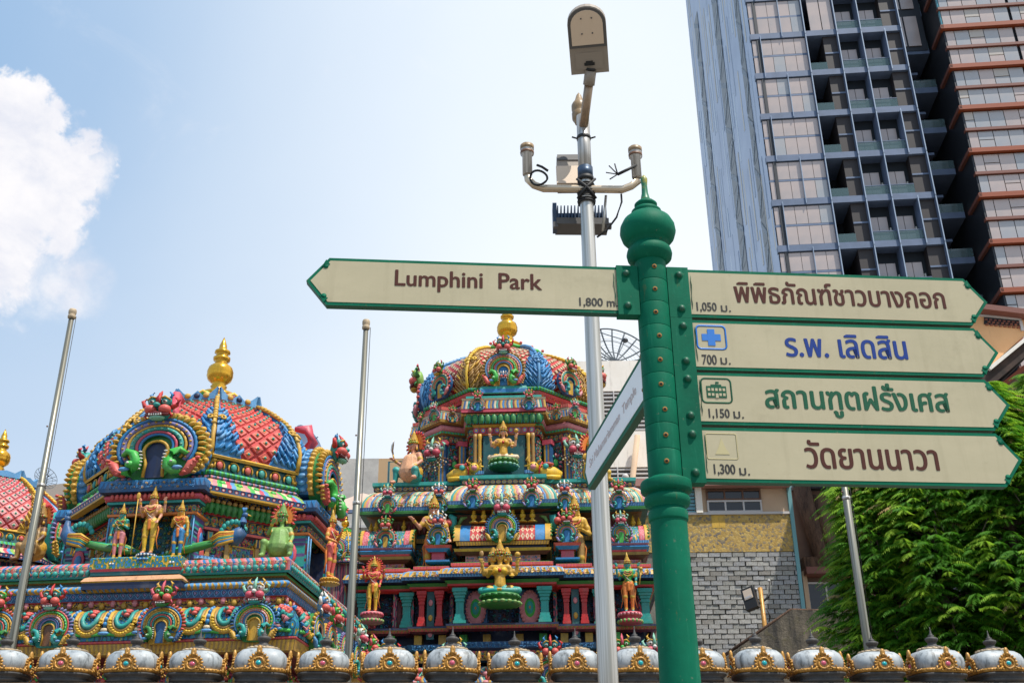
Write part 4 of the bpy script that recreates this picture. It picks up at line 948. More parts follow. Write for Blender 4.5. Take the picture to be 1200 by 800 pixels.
    band(g,'roof_slab',L,[(-.05,7.20,'p_redrope'),(.02,7.24,'p_redrope'),(.02,7.30,'paint_green'),(-.1,7.34,'paint_green'),(-1.2,7.4,'paint_brown')])
    band(g,'cornice',L,[(.10,6.92,'paint_navy'),(.24,6.95,'p_bzig'),(.26,7.02,'p_snake'),(.22,7.12,'p_snake'),(.10,7.18,'paint_gold'),(-.05,7.20,'paint_gold')])
    band(g,'moulding',L,[(-.02,6.76,'paint_red'),(.08,6.80,'paint_red'),(.08,6.84,'paint_green'),(.14,6.90,'paint_green'),(.05,6.93,'paint_navy')])
    inner=rect(-3.0,3.0,-3.0,3.0)
    band(g,'wall',inner,[(0,5.6,'paint_navy'),(0,6.9,'paint_dteal')])
    for x in(-2.95,-2.35,-1.98,-1.12,1.12,1.98,2.35,2.95):
        b=MB(); b.bx(x-.04,x+.04,-3.25,-3.0,5.9,6.78,'p_wall2'); b.build('wall_strip',g)
    filigree(g,inner,.02,5.95,6.75,.10,['teal','azure','maroon','dteal','blue'],49,(0,))
    filigree(g,L,.25,7.0,7.14,.07,['gold','sky','yellow','pink'],50); filigree(g,L,.02,5.28,5.44,.08,['gold','rose','yellow','teal'],51); filigree(g,L,.09,5.50,5.6,.05,['sky','azure'],52)
    filigree(g,rect(-3.3,3.3,-3.8,3.3),.28,4.45,5.0,.09,['gold','coral','teal','azure','yellow','bgreen'],53,(0,1,3),-.1)
    filigree(g,D2,-.08,7.35,8.0,.10,['teal','azure','gold','dteal'],54,(0,))
    for s in(-1,1): filigree(g,rect(s*2.62-.42,s*2.62+.42,-3.1,-2.5),.01,7.24,7.46,.07,['gold','azure','coral'],55,(0,))
    filigree(g,rect(-.82,.82,-3.35,-2.6),.01,7.22,7.54,.07,['azure','gold','teal','sky'],56,(0,))
    def pil(x,y,w,m,name='pilaster'):
        b=MB()
        for (z0,z1,k) in((6.02,6.08,1.35),(6.08,6.16,1.15),(6.16,6.22,1.0),(6.22,6.48,.82),(6.48,6.52,1.0),(6.52,6.56,.9),(6.56,6.62,1.1),(6.62,6.68,1.35),(6.68,6.76,1.6)):
            b.bx(x-w*k/2,x+w*k/2,y-.1*k,y+.12,z0,z1,m)
        b.build(name,g)
    for s in(-1,1):
        pil(s*.90,-3.66,.20,'teal'); pil(s*2.08,-3.28,.20,'teal'); pil(s*3.05,-3.28,.20,'teal')
        pil(s*1.36,-3.42,.13,'red'); pil(s*1.74,-3.42,.13,'red')
        b=MB(); b.bx(s*1.55-.08,s*1.55+.08,-3.46,-3.38,5.75,6.78,'dteal')
        for z in(5.86,6.2,6.52): b.ell((s*1.55,-3.47,z),(.05,.02,.07),'pink' if z!=6.2 else 'gold',8,5)
        b.build('pilaster',g)
        for q,(rr,m,dy) in enumerate(((.22,'pink',0),(.13,'bgreen',.02),(.09,'teal',.035),(.025,'orange',.05))):
            b=MB(); b.ell((s*.58,-3.45-dy,6.38),(rr,.05,rr*1.75 if q else .38),m,20,8)
            if q==0:
                for i in range(24): a=2*PI*i/24; b.ell((s*.58+.20*math.cos(a),-3.46,6.38+.36*math.sin(a)),(.035,.035,.035),'pink',6,4)
            b.build('oval_medallion',g)
        b=MB(); b.bx(s*.58-.24,s*.58+.24,-3.42,-3.2,5.98,6.78,'blue'); b.build('wall_panel',g)
        for x in(2.3,2.85):
            b=MB(); b.ell((s*x,-3.14,6.36),(.14,.04,.36),'maroon',12,8)
            for i in range(12): a=2*PI*i/12; b.ell((s*x+.12*math.cos(a),-3.17,6.36+.32*math.sin(a)),.03,'rose',5,3)
            b.build('oval_medallion',g)
    band(g,'ledge',L,[(-.05,5.86,'paint_maroon'),(.06,5.90,'p_ozig'),(.10,5.96,'paint_navy'),(.10,6.0,'paint_ochre'),(-.3,6.02,'paint_teal')])
    for s in(-1,1):
        for x,m in((.85,'bgreen'),(1.3,'gold'),(1.82,'gold'),(2.4,'bgreen'),(.35,'gold')):
            b=MB(); b.bx(s*x-.08,s*x+.08,-3.35,-3.0,5.62,5.86,m); b.build('block',g)
    band(g,'moulding',L,[(.0,5.45,'paint_navy'),(.05,5.50,'p_bluedia'),(.10,5.62,'p_bluedia'),(-.4,5.63,'paint_navy')])
    band(g,'gold_frieze',L,[(-.05,5.22,'paint_navy'),(.0,5.26,'p_goldscroll'),(.0,5.45,'p_goldscroll')])
    cv=[(.30,4.40,'p_cornice'),(.31,4.60,'p_multi'),(.28,4.80,'p_multi'),(.18,5.0,'p_multi'),(.02,5.12,'paint_green'),(-.2,5.16,'paint_green')]
    band(g,'cove_cornice',rect(-3.3,3.3,-3.8,3.3),cv)
    band(g,'wall',rect(-3.0,3.0,-3.5,3.0),[(0,0,'p_wall2'),(0,4.1,'p_frieze'),(.2,4.1,'paint_gold'),(.5,4.3,'paint_gold'),(.5,4.4,'paint_bgreen')])
    for x,v in((-2.9,'b'),(-2.3,'a'),(-.95,'c'),(1.0,'a'),(2.45,'b'),(3.1,'c')): kudu(g,v,TR(x,-4.22,4.55),.80,True,.42,1.0)
    for x in(-1.75,-.3,.3,1.8,0):
        b=MB(); 
        for i in range(7): b.ell((x+.03*(-1)**i,-4.12+.02*i,4.5+.09*i),(.09,.05,.06),('coral','pink')[i%2],6,4)
        b.build('rosette',g)
    return g
def bull(T,label):
    g=thing('statue',(0,0,0)); g.matrix_world=T; tag(g,label,'statue')
    b=MB(); b.tube([(-.32,.15,.14),(-.15,.1,.19),(.1,0,.21),(.26,-.06,.26)],[.12,.17,.17,.11],'yellow',10); b.ell((.30,-.18,.28),(.12,.14,.12),'yellow',10,7); b.ell((.31,-.32,.24),(.07,.06,.06),'pink',8,5); b.tube([(-.3,-.05,.06),(-.1,-.14,.05),(.12,-.16,.05)],[.06,.055,.035],'yellow',7); b.build('body',g)
    b=MB()
    for s in(-1,1): b.tube([(.30+s*.09,-.18,.38),(.30+s*.17,-.20,.44),(.30+s*.12,-.2,.54)],[.03,.022,.005],'gold',6); b.tube([(.30+s*.1,-.15,.33),(.30+s*.22,-.15,.32)],[.03,.015],'yellow',5)
    b.build('horn',g)
    b=MB(); b.tube([(.1,-.12,.42),(.16,-.2,.25),(.18,-.16,.08)],.02,'red',5); b.ell((-.02,-.05,.38),(.16,.12,.04),'coral',8,5); b.ell((.02,-.17,.3),(.07,.03,.07),'teal',8,5); b.build('saddle_cloth',g)
    b=MB()
    for s in(-1,1): b.ell((.30+s*.05,-.30,.31),(.02,.012,.02),'black',6,4)
    b.build('eye',g); return g
def statues_middle():
    seated('golden three-headed goddess cross-legged on a green lotus in the tower centre',S(F2,586,698,-4.05)@Matrix.Diagonal((1.08,1,1,1)),1.30,'gold','teal',3,4,None,(.30,.17,('green','sgreen','green')),0,'gold','red',torso='gold',top='yellow')
    seated('golden four-armed figure cross-legged in the top niche under the dome',S(F2,590,541,-2.62),1.14,'peach','cream',1,4,None,(.30,.16,('green','mint','sgreen')),0,'gold','red',torso='gold')
    seated('seated lady with red flame halo holding a knife, left end of the upper deck',S(F2,483,566,-2.7,R(-35)),1.42,'skin','teal',1,2,('orange','red'),None,1,'gold','bgreen',True,'fat',torso='peach',top='gold')
    seated('seated golden lady with flame halo at the right end of the upper deck',S(F2,695,564,-2.7,R(30)),1.3,'gold','yellow',1,2,('orange','red'),None,1,'gold','red',False,'fat',torso='ochre')
    standing('pink-skinned lady with gold bodice leaning out above the left side of the tower',S(F2,507,680,-3.22),1.78,'skin','orange',2,'gold',pots=[((.17,0,.62),(.20,-.08,.50)),((-.17,-.02,.66),(-.25,-.10,.74))])
    standing('golden lady with bent arms on the tower\'s right side, beside the lamp pole',S(F2,676,682,-3.22),1.78,'gold','ochre',2,'gold',pots=[((-.17,0,.62),(-.15,-.06,.46)),((.18,0,.60),(.08,-.13,.62))])
    standing('red-and-gold four-armed deity on a pink lotus, left of the tower',S(F2,436,718,-3.75),1.08,'red','yellow',4,'coral',('orange','red'),(.22,.20,('pink','sgreen','rose')),gem='bgreen')
    standing('green four-armed deity in orange dress on a red lotus, right of the lamp pole',S(F2,738,718,-3.75),1.14,'teal','orange',4,'bgreen',None,(.22,.20,('rose','sgreen','pink')),hold=mace)
    bull(S(F2,541,565,-2.75,0),'yellow reclining bull facing right, left of the top niche'); 
    bull(S(F2,641,563,-2.75,0)@Matrix.Scale(-1,4,(1,0,0)),'yellow reclining bull facing left, right of the top niche')
# ---------------------------------------------------------------- signpost
def mats_fg():
    t=NT('sign_green',.6); t.b.inputs['Specular IOR Level'].default_value=.13; n=t.noise(5,6,.7); n2=t.noise(22,5,.7)
    c=t.mix(t.rng(n,.35,.7),(.0005,.105,.056),(.0005,.145,.078)); sp=t.N.new('ShaderNodeSeparateXYZ'); t.L.new(t.co(),sp.inputs[0])
    c=t.mix(t.rng(t.ma('MULTIPLY',n2,n),.40,.46,0,.8),c,(.20,.19,.04)); c=t.mix(t.rng(t.noise(3,5,.6),.56,.8,0,.5),c,(.003,.06,.035)); n3=t.noise(3.5,6,.7,t.mapv(t.co(),(14,14,1.2))); c=t.mix(t.rng(n3,.57,.72,0,.5),c,(.02,.20,.12)); c=t.mix(t.rng(t.noise(45,3,.7),.66,.74,0,.6),c,(.13,.17,.12)); c=t.mix(t.rng(t.noise(6,7,.8,t.mapv(t.co(),(3,3,.8))),.62,.70,0,.55),c,(.16,.09,.02)); t.col(c); t.bump(n2,.3,.003)
    t=NT('sign_worn',.42); n=t.noise(9,6,.7); t.col(t.mix(t.rng(n,.46,.60),(.005,.15,.07),(.42,.33,.03)))
    t=NT('sign_face',.38); n=t.noise(1.7,7,.72,t.mapv(t.co(),(1,1,2.2))); n2=t.noise(60,4,.6)
    c=t.mix(t.rng(n,.3,.75),(.49,.43,.28),(.40,.355,.225)); c=t.mix(t.rng(n2,.66,.8,0,.35),c,(.28,.22,.12)); c=t.mix(t.rng(t.noise(1.5,4,.6,t.mapv(t.co(),(14,1,1))),.52,.75,0,.3),c,(.28,.24,.14)); c=t.mix(t.rng(t.noise(1.1,7,.8),.56,.68,0,.35),c,(.26,.22,.13)); t.col(c); t.bump(t.noise(2.5,3,.5),.25,.01)
    plain('letter_brown',(.065,.012,.006),.85); plain('letter_black',(.02,.018,.016),.5); plain('letter_blue',(.003,.035,.22),.85); plain('letter_azure',(.01,.16,.55),.5); plain('letter_green',(.002,.085,.040),.85); plain('letter_faded',(.47,.41,.215),.6); plain('sign_edge',(.003,.075,.038),.5); plain('hole',(.01,.01,.01),.9); plain('rust',(.25,.13,.03),.9)
    t=NT('pole_steel',.34,.8); n=t.noise(9,4,.7,t.mapv(t.co(),(4,4,.03))); t.col(t.mix(t.rng(n,.38,.62),(.72,.69,.64),(.40,.38,.33))); t.bump(n,.1,.002)  # vertical streaks in the colour imitate surroundings mirrored in round metal
    t=NT('pole_olive',.4,.6); n=t.noise(9,4,.7,t.mapv(t.co(),(5,5,.05))); t.col(t.mix(t.rng(n,.38,.62),(.30,.29,.24),(.13,.125,.10)))  # reflection streaks painted in as on the steel, olive tones
    t=NT('pole_white',.35,.5); n=t.noise(9,4,.7,t.mapv(t.co(),(4,4,.03))); t.col(t.mix(t.rng(n,.4,.65),(.60,.58,.55),(.25,.23,.20)))  # reflection streaks painted in as on the steel, pale tones
    t=NT('turret_stone',.5); oi=t.N.new('ShaderNodeObjectInfo'); va=t.N.new('ShaderNodeVectorMath'); va.operation='ADD'; sc_=t.ma('MULTIPLY',oi.outputs['Random'],37.0); cx_=t.N.new('ShaderNodeCombineXYZ'); t.L.new(sc_,cx_.inputs[0]); t.L.new(sc_,cx_.inputs[1]); t.L.new(t.co(),va.inputs[0]); t.L.new(cx_.outputs[0],va.inputs[1]); n=t.noise(7,6,.7,va.outputs[0]); n2=t.noise(16,5,.7,t.mapv(va.outputs[0],(1,1,.25)))
    c=t.mix(t.rng(n,.3,.7),(.47,.49,.49),(.25,.29,.32)); c=t.mix(t.rng(n2,.50,.68,0,.85),c,(.05,.055,.055)); t.col(c); t.bump(n,.2,.005)
    t=NT('turret_dark',.65); n=t.noise(12,6,.7); t.col(t.mix(t.rng(n,.3,.7),(.09,.085,.08),(.03,.028,.028))); t.bump(n,.4,.01)
    paint('turret_cream',(.50,.38,.24),.6,.35); paint('turret_gold',(.50,.25,.04),.4,.35,.15,20,.5,.01)
    plain('gem_teal',(.01,.35,.38),.15); plain('gem_pink',(.55,.10,.16),.15)
    paint('lamp_gold',(.30,.20,.10),.4,.3); plain('crossbar',(.62,.50,.36),.3,.7); plain('cable',(.012,.012,.012),.6); plain('lamp_grey',(.31,.26,.21),.5); plain('lamp_lens',(.74,.58,.43),.35); plain('lamp_trim',(.10,.095,.09),.5); plain('fin_blue',(.05,.08,.13),.4,.5); plain('copper',(.34,.24,.16),.35,.5)
mats_fg()
TXT={}
def text_mesh(txt,mat,w_,h_,bold=.0,marks=None):
    cu=bpy.data.curves.new('lettering','FONT'); cu.body=txt; cu.size=1; cu.extrude=.006; cu.offset=0; cu.resolution_u=3
    o=bpy.data.objects.new('lettering',cu); COL.objects.link(o); dg=bpy.context.evaluated_depsgraph_get(); dg.update(); me=bpy.data.meshes.new_from_object(o.evaluated_get(dg)); bpy.data.objects.remove(o)
    n=len(me.vertices); c=np.empty(n*3,dtype=np.float32); me.vertices.foreach_get('co',c); c=c.reshape(-1,3)
    if marks:      # lift tone marks that would collide
        for (x0,x1,y0,dx,dy) in marks:
            X=(c[:,0]-c[:,0].min())/(np.ptp(c[:,0])); k=(X>=x0)&(X<=x1)&(c[:,1]>=y0); c[k,0]+=dx; c[k,1]+=dy
    mn=c.min(0); sz=np.ptp(c,axis=0)
    q=np.empty_like(c); q[:,0]=(c[:,0]-mn[0])/sz[0]*w_; q[:,2]=(c[:,1]-mn[1])/sz[1]*h_; q[:,1]=np.where(c[:,2]>c[:,2].mean(),-.0003,0.001)
    # heavier strokes: the outline repeated a hair to each side
    F=[tuple(p.vertices) for p in me.polygons]; V=[];G=[]
    for k,(dx,dz) in enumerate(((0,0),(-bold,0),(bold,0),(0,-bold*.6),(0,bold*.6))):
        o_=len(V); V+= [(a[0]+dx*h_*2,a[1]-.00008*k,a[2]+dz*h_*2) for a in q.tolist()]; G+= [tuple(i+o_ for i in f) for f in F]
    m2=bpy.data.meshes.new('lettering'); m2.from_pydata(V,[],G); m2.materials.append(M(mat)); m2.update(); return m2
def build_signpost():
    x0,y0=.494,3.4
    g=thing('signpost',(x0,y0,0),0,'green cast-iron direction signpost with an onion-shaped top and cream arrow panels','signpost')
    r=.0555
    b=MB(); b.lathe([(.11,0),(.12,.02),(.12,.25),(.10,.3),(.075,.34),(.068,.6),(.062,2.0),(.0585,2.515),(.0585,2.56)],32,'sign_green'); b.build('post',g)
    b=MB(); b.lathe([(.058,2.513),(.0625,2.516),(.0635,2.52),(.0635,2.543),(.062,2.547),(.058,2.550),(.057,2.556),(.068,2.564),(.0735,2.574),(.0745,2.583),(.073,2.592),(.066,2.600),(.060,2.604),(.062,2.608),(.080,2.611),(.083,2.616),(.083,2.640),(.080,2.646),(.062,2.652),(.054,2.660)],36,'sign_green'); b.build('collar',g)
    k=2.656; i=0
    while k<3.44:
        z1=min(k+.0895,3.462); b=MB(); b.lathe([(r-.003,k),(r-.0004,k+.0008),(r,k+.003),(r,z1-.003),(r-.0004,z1-.0008),(r-.003,z1)],32,'sign_green'); o=b.build('post_segment',g)
        b=MB(); a=-PI/2+.06*(i%3)-.0
        for rr,m,e in((.0085,'rust',.0012),(.0045,'hole',.0022)): b.lathe([(rr,0),(rr,e+.001)],10,m,ax=Matrix.Translation(((r-.0005)*math.cos(a),(r-.0005)*math.sin(a),(k+z1)/2))@rotz(a)@roty(PI/2))
        b.build('bolt_hole',o); k=z1; i+=1
    b=MB(); b.lathe([(r,3.455),(.062,3.462),(.078,3.475),(.0815,3.492),(.078,3.508),(.066,3.522),(.060,3.53),(.078,3.54),(.093,3.558),(.1005,3.583),(.098,3.607),(.086,3.632),(.066,3.650),(.050,3.657),(.054,3.664),(.0545,3.672),(.044,3.682),(.032,3.687),(.041,3.694),(.0415,3.703),(.033,3.712),(.020,3.716)],36,'sign_green'); b.build('onion_finial',g)
    b=MB(); b.lathe([(.022,3.714),(.017,3.728),(.0120,3.752),(.0105,3.785),(.0125,3.805),(.013,3.815),(.007,3.826),(.0,3.834)],16,'sign_worn'); b.build('finial_tip',g)
    A=R(5)
    def panel(side,ztop,L,text,dist,icon=None,back=None,hgt=.188):
        z0=ztop-hgt; 
        Q=Matrix.Translation((0,0,0))@rotz(A if back is None else back)
        x_in,x_sh,x_tip=(.118,L-.085,L)
        s=side
        def outl(i_=0):
            tc=.016
            return [(s*(x_in+ (0)),z0+i_),(s*(x_sh+.012-i_*.4),z0+i_),(s*(x_tip-i_*1.25),z0+hgt/2),(s*(x_sh+.012-i_*.4),z0+hgt-i_),(s*(x_in+0),z0+hgt-i_)]
        b=MB(); b.poly(outl(0),-.018,.012,'sign_green','sign_edge'); p=b.build('sign_panel',g,Q)
        b=MB(); b.poly(outl(.0115),-.0195,-.0175,'sign_face','sign_face'); 
        f=b.build('panel_face',p)
        b=MB()
        for zz,sg in((z0+.030,1),(z0+hgt-.030,-1)):      # small scalloped corners of the border
            b.lathe([(.0095,-.0214),(.0095,-.017)],12,'sign_green',ax=Matrix.Translation((s*(x_sh+.022),0,zz+sg*.003))@rotx(-PI/2)@Matrix.Translation((0,0,0)))
            b.poly([(s*(x_sh+.008),zz-sg*.004),(s*(x_sh+.022),zz-sg*.022),(s*(x_sh+.036),zz+sg*.006)],-.0214,-.017,'sign_green')
        b.build('corner_scroll',p)
        for (tt,mat,cx,cz,w_,h_,bo,mk) in text: put('lettering',text_mesh(tt,mat,w_,h_,bo,mk),p,Matrix.Translation((cx if s>0 else cx,-.0205,z0+cz)))
        if icon: 
            b=MB(); ix,iz=s*x_in+.022,z0+.078; W,H_=.102,.088
            def rrect(m,w2,h2,rad,th):
                pts=[]
                for cx,cz,a0 in((w2-rad,h2-rad,0),(-w2+rad,h2-rad,90),(-w2+rad,-h2+rad,180),(w2-rad,-h2+rad,270)):
                    for q in range(5): a=R(a0+22.5*q); pts.append((ix+W/2+cx+rad*math.cos(a),-.0205,iz+H_/2+cz+rad*math.sin(a)))
                b.tube(pts,th,m,4,.3,closed=True,up=(0,1,0))
            if icon=='cross':
                rrect('letter_azure',W/2,H_/2,.014,.0032); cx,cz=ix+W/2,iz+H_/2; b.bx(cx-.033,cx+.033,-.0212,-.019,cz-.0125,cz+.0125,'letter_azure'); b.bx(cx-.0125,cx+.0125,-.0214,-.019,cz-.031,cz+.031,'letter_azure')
            if icon=='embassy':
                rrect('letter_green',W/2,H_/2,.014,.0028); cx,cz=ix+W/2,iz+H_/2-.004; b.bx(cx-.034,cx+.034,-.0212,-.019,cz-.022,cz+.020,'letter_green'); b.bx(cx-.018,cx+.018,-.0210,-.019,cz+.019,cz+.026,'letter_green'); b.bx(cx-.001,cx+.001,-.0212,-.019,cz+.024,cz+.036,'letter_green'); b.bx(cx,cx+.010,-.0213,-.019,cz+.030,cz+.036,'letter_green')
                for q in range(5):
                    for zz in(.006,-.012):
                        if q==2 and zz<0: continue
                        b.bx(cx-.030+.0128*q,cx-.0215+.0128*q,-.0222,-.019,cz+zz-.004,cz+zz+.006,'sign_face')
                b.bx(cx-.004,cx+.0055,-.0222,-.019,cz-.0225,cz-.007,'sign_face')
            if icon=='faded':
                rrect('letter_faded',W/2,H_/2,.006,.0016); cx,cz=ix+W/2,iz+H_/2; b.poly([(cx-.024,cz-.028),(cx+.024,cz-.028),(cx+.012,cz-.006),(cx,cz+.028),(cx-.012,cz-.006)],-.0208,-.019,'letter_faded')
            b.build('pictogram',p)
        # bracket plate and bolts
        b=MB(); b.bx(s*.052,s*.128,-.026,.018,z0-.006,z0+hgt+.004,'sign_green'); br=b.build('bracket',g,Q)
        for zz in(.028,hgt-.028):
            b=MB(); b.ell((s*.094,-.027,z0+zz),(.0125,.012,.0125),'sign_edge',12,7); b.lathe([(.015,0),(.015,.003)],12,'sign_green',ax=Matrix.Translation((s*.094,-.026,z0+zz))@rotx(PI/2)); b.build('bolt',br)
        b=MB(); rg=random.Random(int(ztop*100)); xx=s*(.134)
        b.tube([(xx+s*.004*rg.random(),-.0205,z0+.03+hgt*.7*i/7) for i in range(8)],[.001,.003,.004,.002,.003,.005,.003,.001],'sign_green',4,.3); b.build('peeling_paint',p)
        return p
    panel(-1,3.428,1.20,[('Lumphini  Park','letter_brown',-.898,.062,.505,.080,.0105,None),('1,800 m.','letter_black',-.262,.020,.132,.036,.0105,None)],None,hgt=.182)
    panel(1,3.428,1.215,[('พิพิธภัณฑ์ชาวบางกอก','letter_brown',.290,.062,.765,.088,.0105,None),('1,050','letter_black',.150,.020,.070,.038,.0105,None),('ม.','letter_black',.236,.024,.034,.024,.01,None)],None)
    panel(1,3.229,1.215,[('ร.พ. เลิดสิน','letter_blue',.450,.058,.43,.088,.012,None),('700','letter_black',.152,.020,.050,.036,.0105,None),('ม.','letter_black',.216,.022,.034,.024,.01,None)],None,'cross')
    panel(1,3.031,1.215,[('สถานฑูตฝรั่งเศส','letter_green',.357,.034,.64,.128,.010,None),('1,150','letter_black',.158,.020,.070,.036,.0105,None),('ม.','letter_black',.242,.024,.034,.024,.01,None)],None,'embassy')
    panel(1,2.833,1.215,[('วัดยานนาวา','letter_brown',.470,.052,.45,.098,.0105,None),('1,300','letter_black',.158,.022,.070,.038,.0105,None),('ม.','letter_black',.242,.024,.034,.024,.01,None)],None,'faded')
    # panel pointing away from the viewer
    Q=rotz(R(98)); zt=3.165; z0=zt-.188
    b=MB(); pts=[(.118,z0),(1.13,z0),(1.21,z0+.094),(1.13,z0+.188),(.118,z0+.188)]
    b.poly(pts,-.014,.014,'sign_green','sign_edge'); p=b.build('sign_panel',g,Q)
    b=MB(); b.poly([(.118,z0+.020),(1.12,z0+.020),(1.175,z0+.094),(1.12,z0+.170),(.118,z0+.170)],.0135,.0155,'sign_pale','sign_pale'); b.build('panel_face',p)
    put('lettering',text_mesh('Sri Mahamariamman  Temple','letter_dim',.84,.050,.006),p,Matrix.Translation((1.08,.0165,z0+.068))@rotz(PI))
    b=MB(); b.bx(.052,.128,-.02,.022,z0-.006,z0+.194,'sign_green'); br=b.build('bracket',g,Q)
    for zz in(.03,.158): b=MB(); b.ell((.09,.024,z0+zz),.012,'rust',10,6); b.build('bolt',br)
    return g
plain('sign_pale',(.88,.92,.93),.35); plain('letter_dim',(.62,.54,.53),.6)
# ---------------------------------------------------------------- street lamp and flagpoles
def build_lamp():
    g=thing('street_lamp',(.655,8,0),0,'tall steel street lamp pole with an arched lamp head and a crossbar of empty spigots','street lamp')
    b=MB(); b.lathe([(.08,0),(.073,3.0),(.064,5.0),(.057,6.9),(.055,6.92)],24,'pole_steel'); b.build('pole',g)
    b=MB(); b.lathe([(.067,6.90),(.067,7.0)],24,'fin_blue'); b.lathe([(.072,6.86),(.072,6.90)],24,'cable'); b.lathe([(.068,6.66),(.071,6.68),(.068,6.71)],24,'pole_steel'); b.build('clamp',g)
    b=MB(); b.lathe([(.058,6.92),(.058,7.55)],24,'pole_white'); b.lathe([(.063,7.30),(.063,7.33)],24,'cable'); 
    for s in(-1,1): b.tube([(s*.06,0,7.315),(s*.105,-.01,7.325)],.008,'cable',5)
    b.build('upper_sleeve',g)
    b=MB(); b.lathe([(.055,7.79),(.055,7.80),(.072,7.82),(.085,7.84),(.088,7.90),(.078,7.92),(.088,7.94),(.088,7.99),(.07,8.02),(.05,8.04),(.03,8.10),(.0,8.14)],20,'lamp_gold',(-.02,.10,-.24),.8,.8); b.build('cap',g)
    # crossbar with upturned ends
    zc=6.755; b=MB()
    b.tube([(-.505,-.02,zc+.18),(-.50,-.02,zc+.12),(-.45,-.03,zc+.055),(-.37,-.03,zc+.02),(.31,-.03,zc),(.39,-.03,zc+.035),(.45,-.02,zc+.09),(.455,-.02,zc+.15)],.034,'crossbar',12)
    b.build('crossbar',g)
    for s in(-1,1):
        b=MB(); b.lathe([(.043,0),(.043,.20),(.058,.21),(.060,.235),(.050,.245),(.060,.255),(.060,.30),(.048,.315),(.02,.325)],14,'pole_white',(s*.475-.03,-.02,zc-s*.02+.15)); b.lathe([(.0595,.21),(.0615,.235)],14,'brown',(s*.475-.03,-.02,zc-s*.02+.151)); b.lathe([(.0605,.257),(.0615,.30)],14,'lamp_gold',(s*.475-.03,-.02,zc-s*.02+.151)); b.build('spigot',g)
    b=MB(); b.tube([(-.41+.075*math.cos(i*.5),-.09+.01*math.sin(i),zc+.09+.075*math.sin(i*.5)) for i in range(26)],.010,'cable',5); b.tube([(-.42,-.06,zc+.24),(-.38,-.09,zc+.2),(-.33,-.09,zc+.16)],.012,'cable',5)
    b.tube([(.44,-.06,zc+.23),(.36,-.1,zc+.16),(.27,-.1,zc+.11)],.014,'cable',5)
    for d in((.2,.2),(.25,.22),(.17,.13),(.2,.06)): b.tube([(.27,-.1,zc+.11),(d[0],-.1,zc+d[1])],.006,'cable',4)
    b.tube([(.30,-.02,zc-.04),(.30,-.02,zc-.12),(.25,0,zc-.26),(.16,.02,zc-.38),(.08,.06,zc-.42)],.009,'cable',5); b.tube([(.17,0,zc-.04),(.13,.03,zc-.38)],.012,'pole_steel',5); b.build('cable',g)
    b=MB()
    for i in range(9): b.lathe([(.077+.004*(i%2),zc-.12+.022*i),(.077,zc-.11+.022*i)],18,'cable')
    b.tube([(-.08,-.05,zc+.1),(0,-.085,zc),(.08,-.05,zc-.1)],.012,'cable',5); b.tube([(.08,-.05,zc+.1),(0,-.085,zc),(-.08,-.05,zc-.1)],.012,'cable',5); b.build('strap',g)
    # arm and lamp head leaning to the viewer
    a0=Vector((-.0,-.03,7.42)); a1=Vector((.045,-.30,7.69)); b=MB(); b.tube([a0,a1],.040,'copper',12); b.build('arm',g)
    b=MB(); d=(a1-a0).normalized()
    for t in(.40,.49): p=a0+d*t; b.tube([p,p+d*.02],.044,'cable',12)
    b.tube([a1-d*.02,a1+d*.10],.052,'lamp_grey',12); b.build('arm_sleeve',g)
    T=Matrix.Translation(a1+d*.08)@rotz(R(-7))@rotx(R(-32))   # head extends along local -y
    hb=MB(); W=.165; pts=[(-W,0),(W,0),(W,.44)]+[(W*math.cos(R(q)),.44+W*.9*math.sin(R(q))) for q in range(15,180,15)]+[(-W,.44)]
    def slab(b,pts,z0,z1,m):
        n=len(pts); vs=[(p[0],-p[1],z0) for p in pts]+[(p[0],-p[1],z1) for p in pts]
        b.add(vs,[tuple(range(n)),tuple(range(2*n-1,n-1,-1))]+[(i,i+n,(i+1)%n+n,(i+1)%n) for i in range(n)],m)
    slab(hb,pts,0,.07,'lamp_grey'); hd=hb.build('lamp_head',g,T)
    sc=lambda k,pp,c:[(p[0]*k,(p[1]-c)*k+c) for p in pp]
    up=[(-W,.23),(W,.23)]+pts[2:]
    b=MB(); slab(b,sc(.97,up,.40),-.012,0,'lamp_trim'); b.build('lens_frame',hd)
    b=MB(); slab(b,sc(.83,up,.41),-.02,-.010,'lamp_lens')
    for xx in(-.045,.045):
        for yy in(.36,.49): b.ell((xx,-yy,-.022),.008,'lamp_trim',6,4)
    b.build('lens',hd)
    b=MB(); slab(b,[(-.12,.04),(.12,.04),(.12,.19),(-.12,.19)],-.006,0,'lamp_grey'); b.bx(-.045,.0,-.10,-.075,-.012,0,'cable'); b.bx(.0,.045,-.10,-.075,-.012,0,'cable'); b.bx(-.03,.03,-.115,-.075,-.014,0,'cable'); b.build('hatch',hd)
    # second lamp head behind the pole
    b=MB(); b.T=Matrix.Translation((-.10,.30,7.02))@rotx(R(-12)); b.bx(-.13,.13,-.05,.05,-.05,.32,'lamp_grey'); b.bx(-.14,.14,-.07,-.04,-.04,.18,'lamp_lens'); b.bx(-.125,.125,-.06,.0,.27,.34,'lamp_trim'); b.build('rear_lamp',g)
    # finned control box
    b=MB(); b.T=Matrix.Translation((-.03,.28,6.62))@Matrix.Scale(.88,4)@rotz(R(2)); b.bx(-.26,.26,-.12,.1,-.09,-.02,'lamp_trim'); b.build('control_box',g)
    for i in range(15):
        b=MB(); b.T=Matrix.Translation((-.03,.28,6.62))@Matrix.Scale(.88,4); x=-.24+.48*i/14; b.bx(x-.006,x+.006,-.11,.1,-.02,.13,'fin_blue'); b.build('cooling_fin',g)
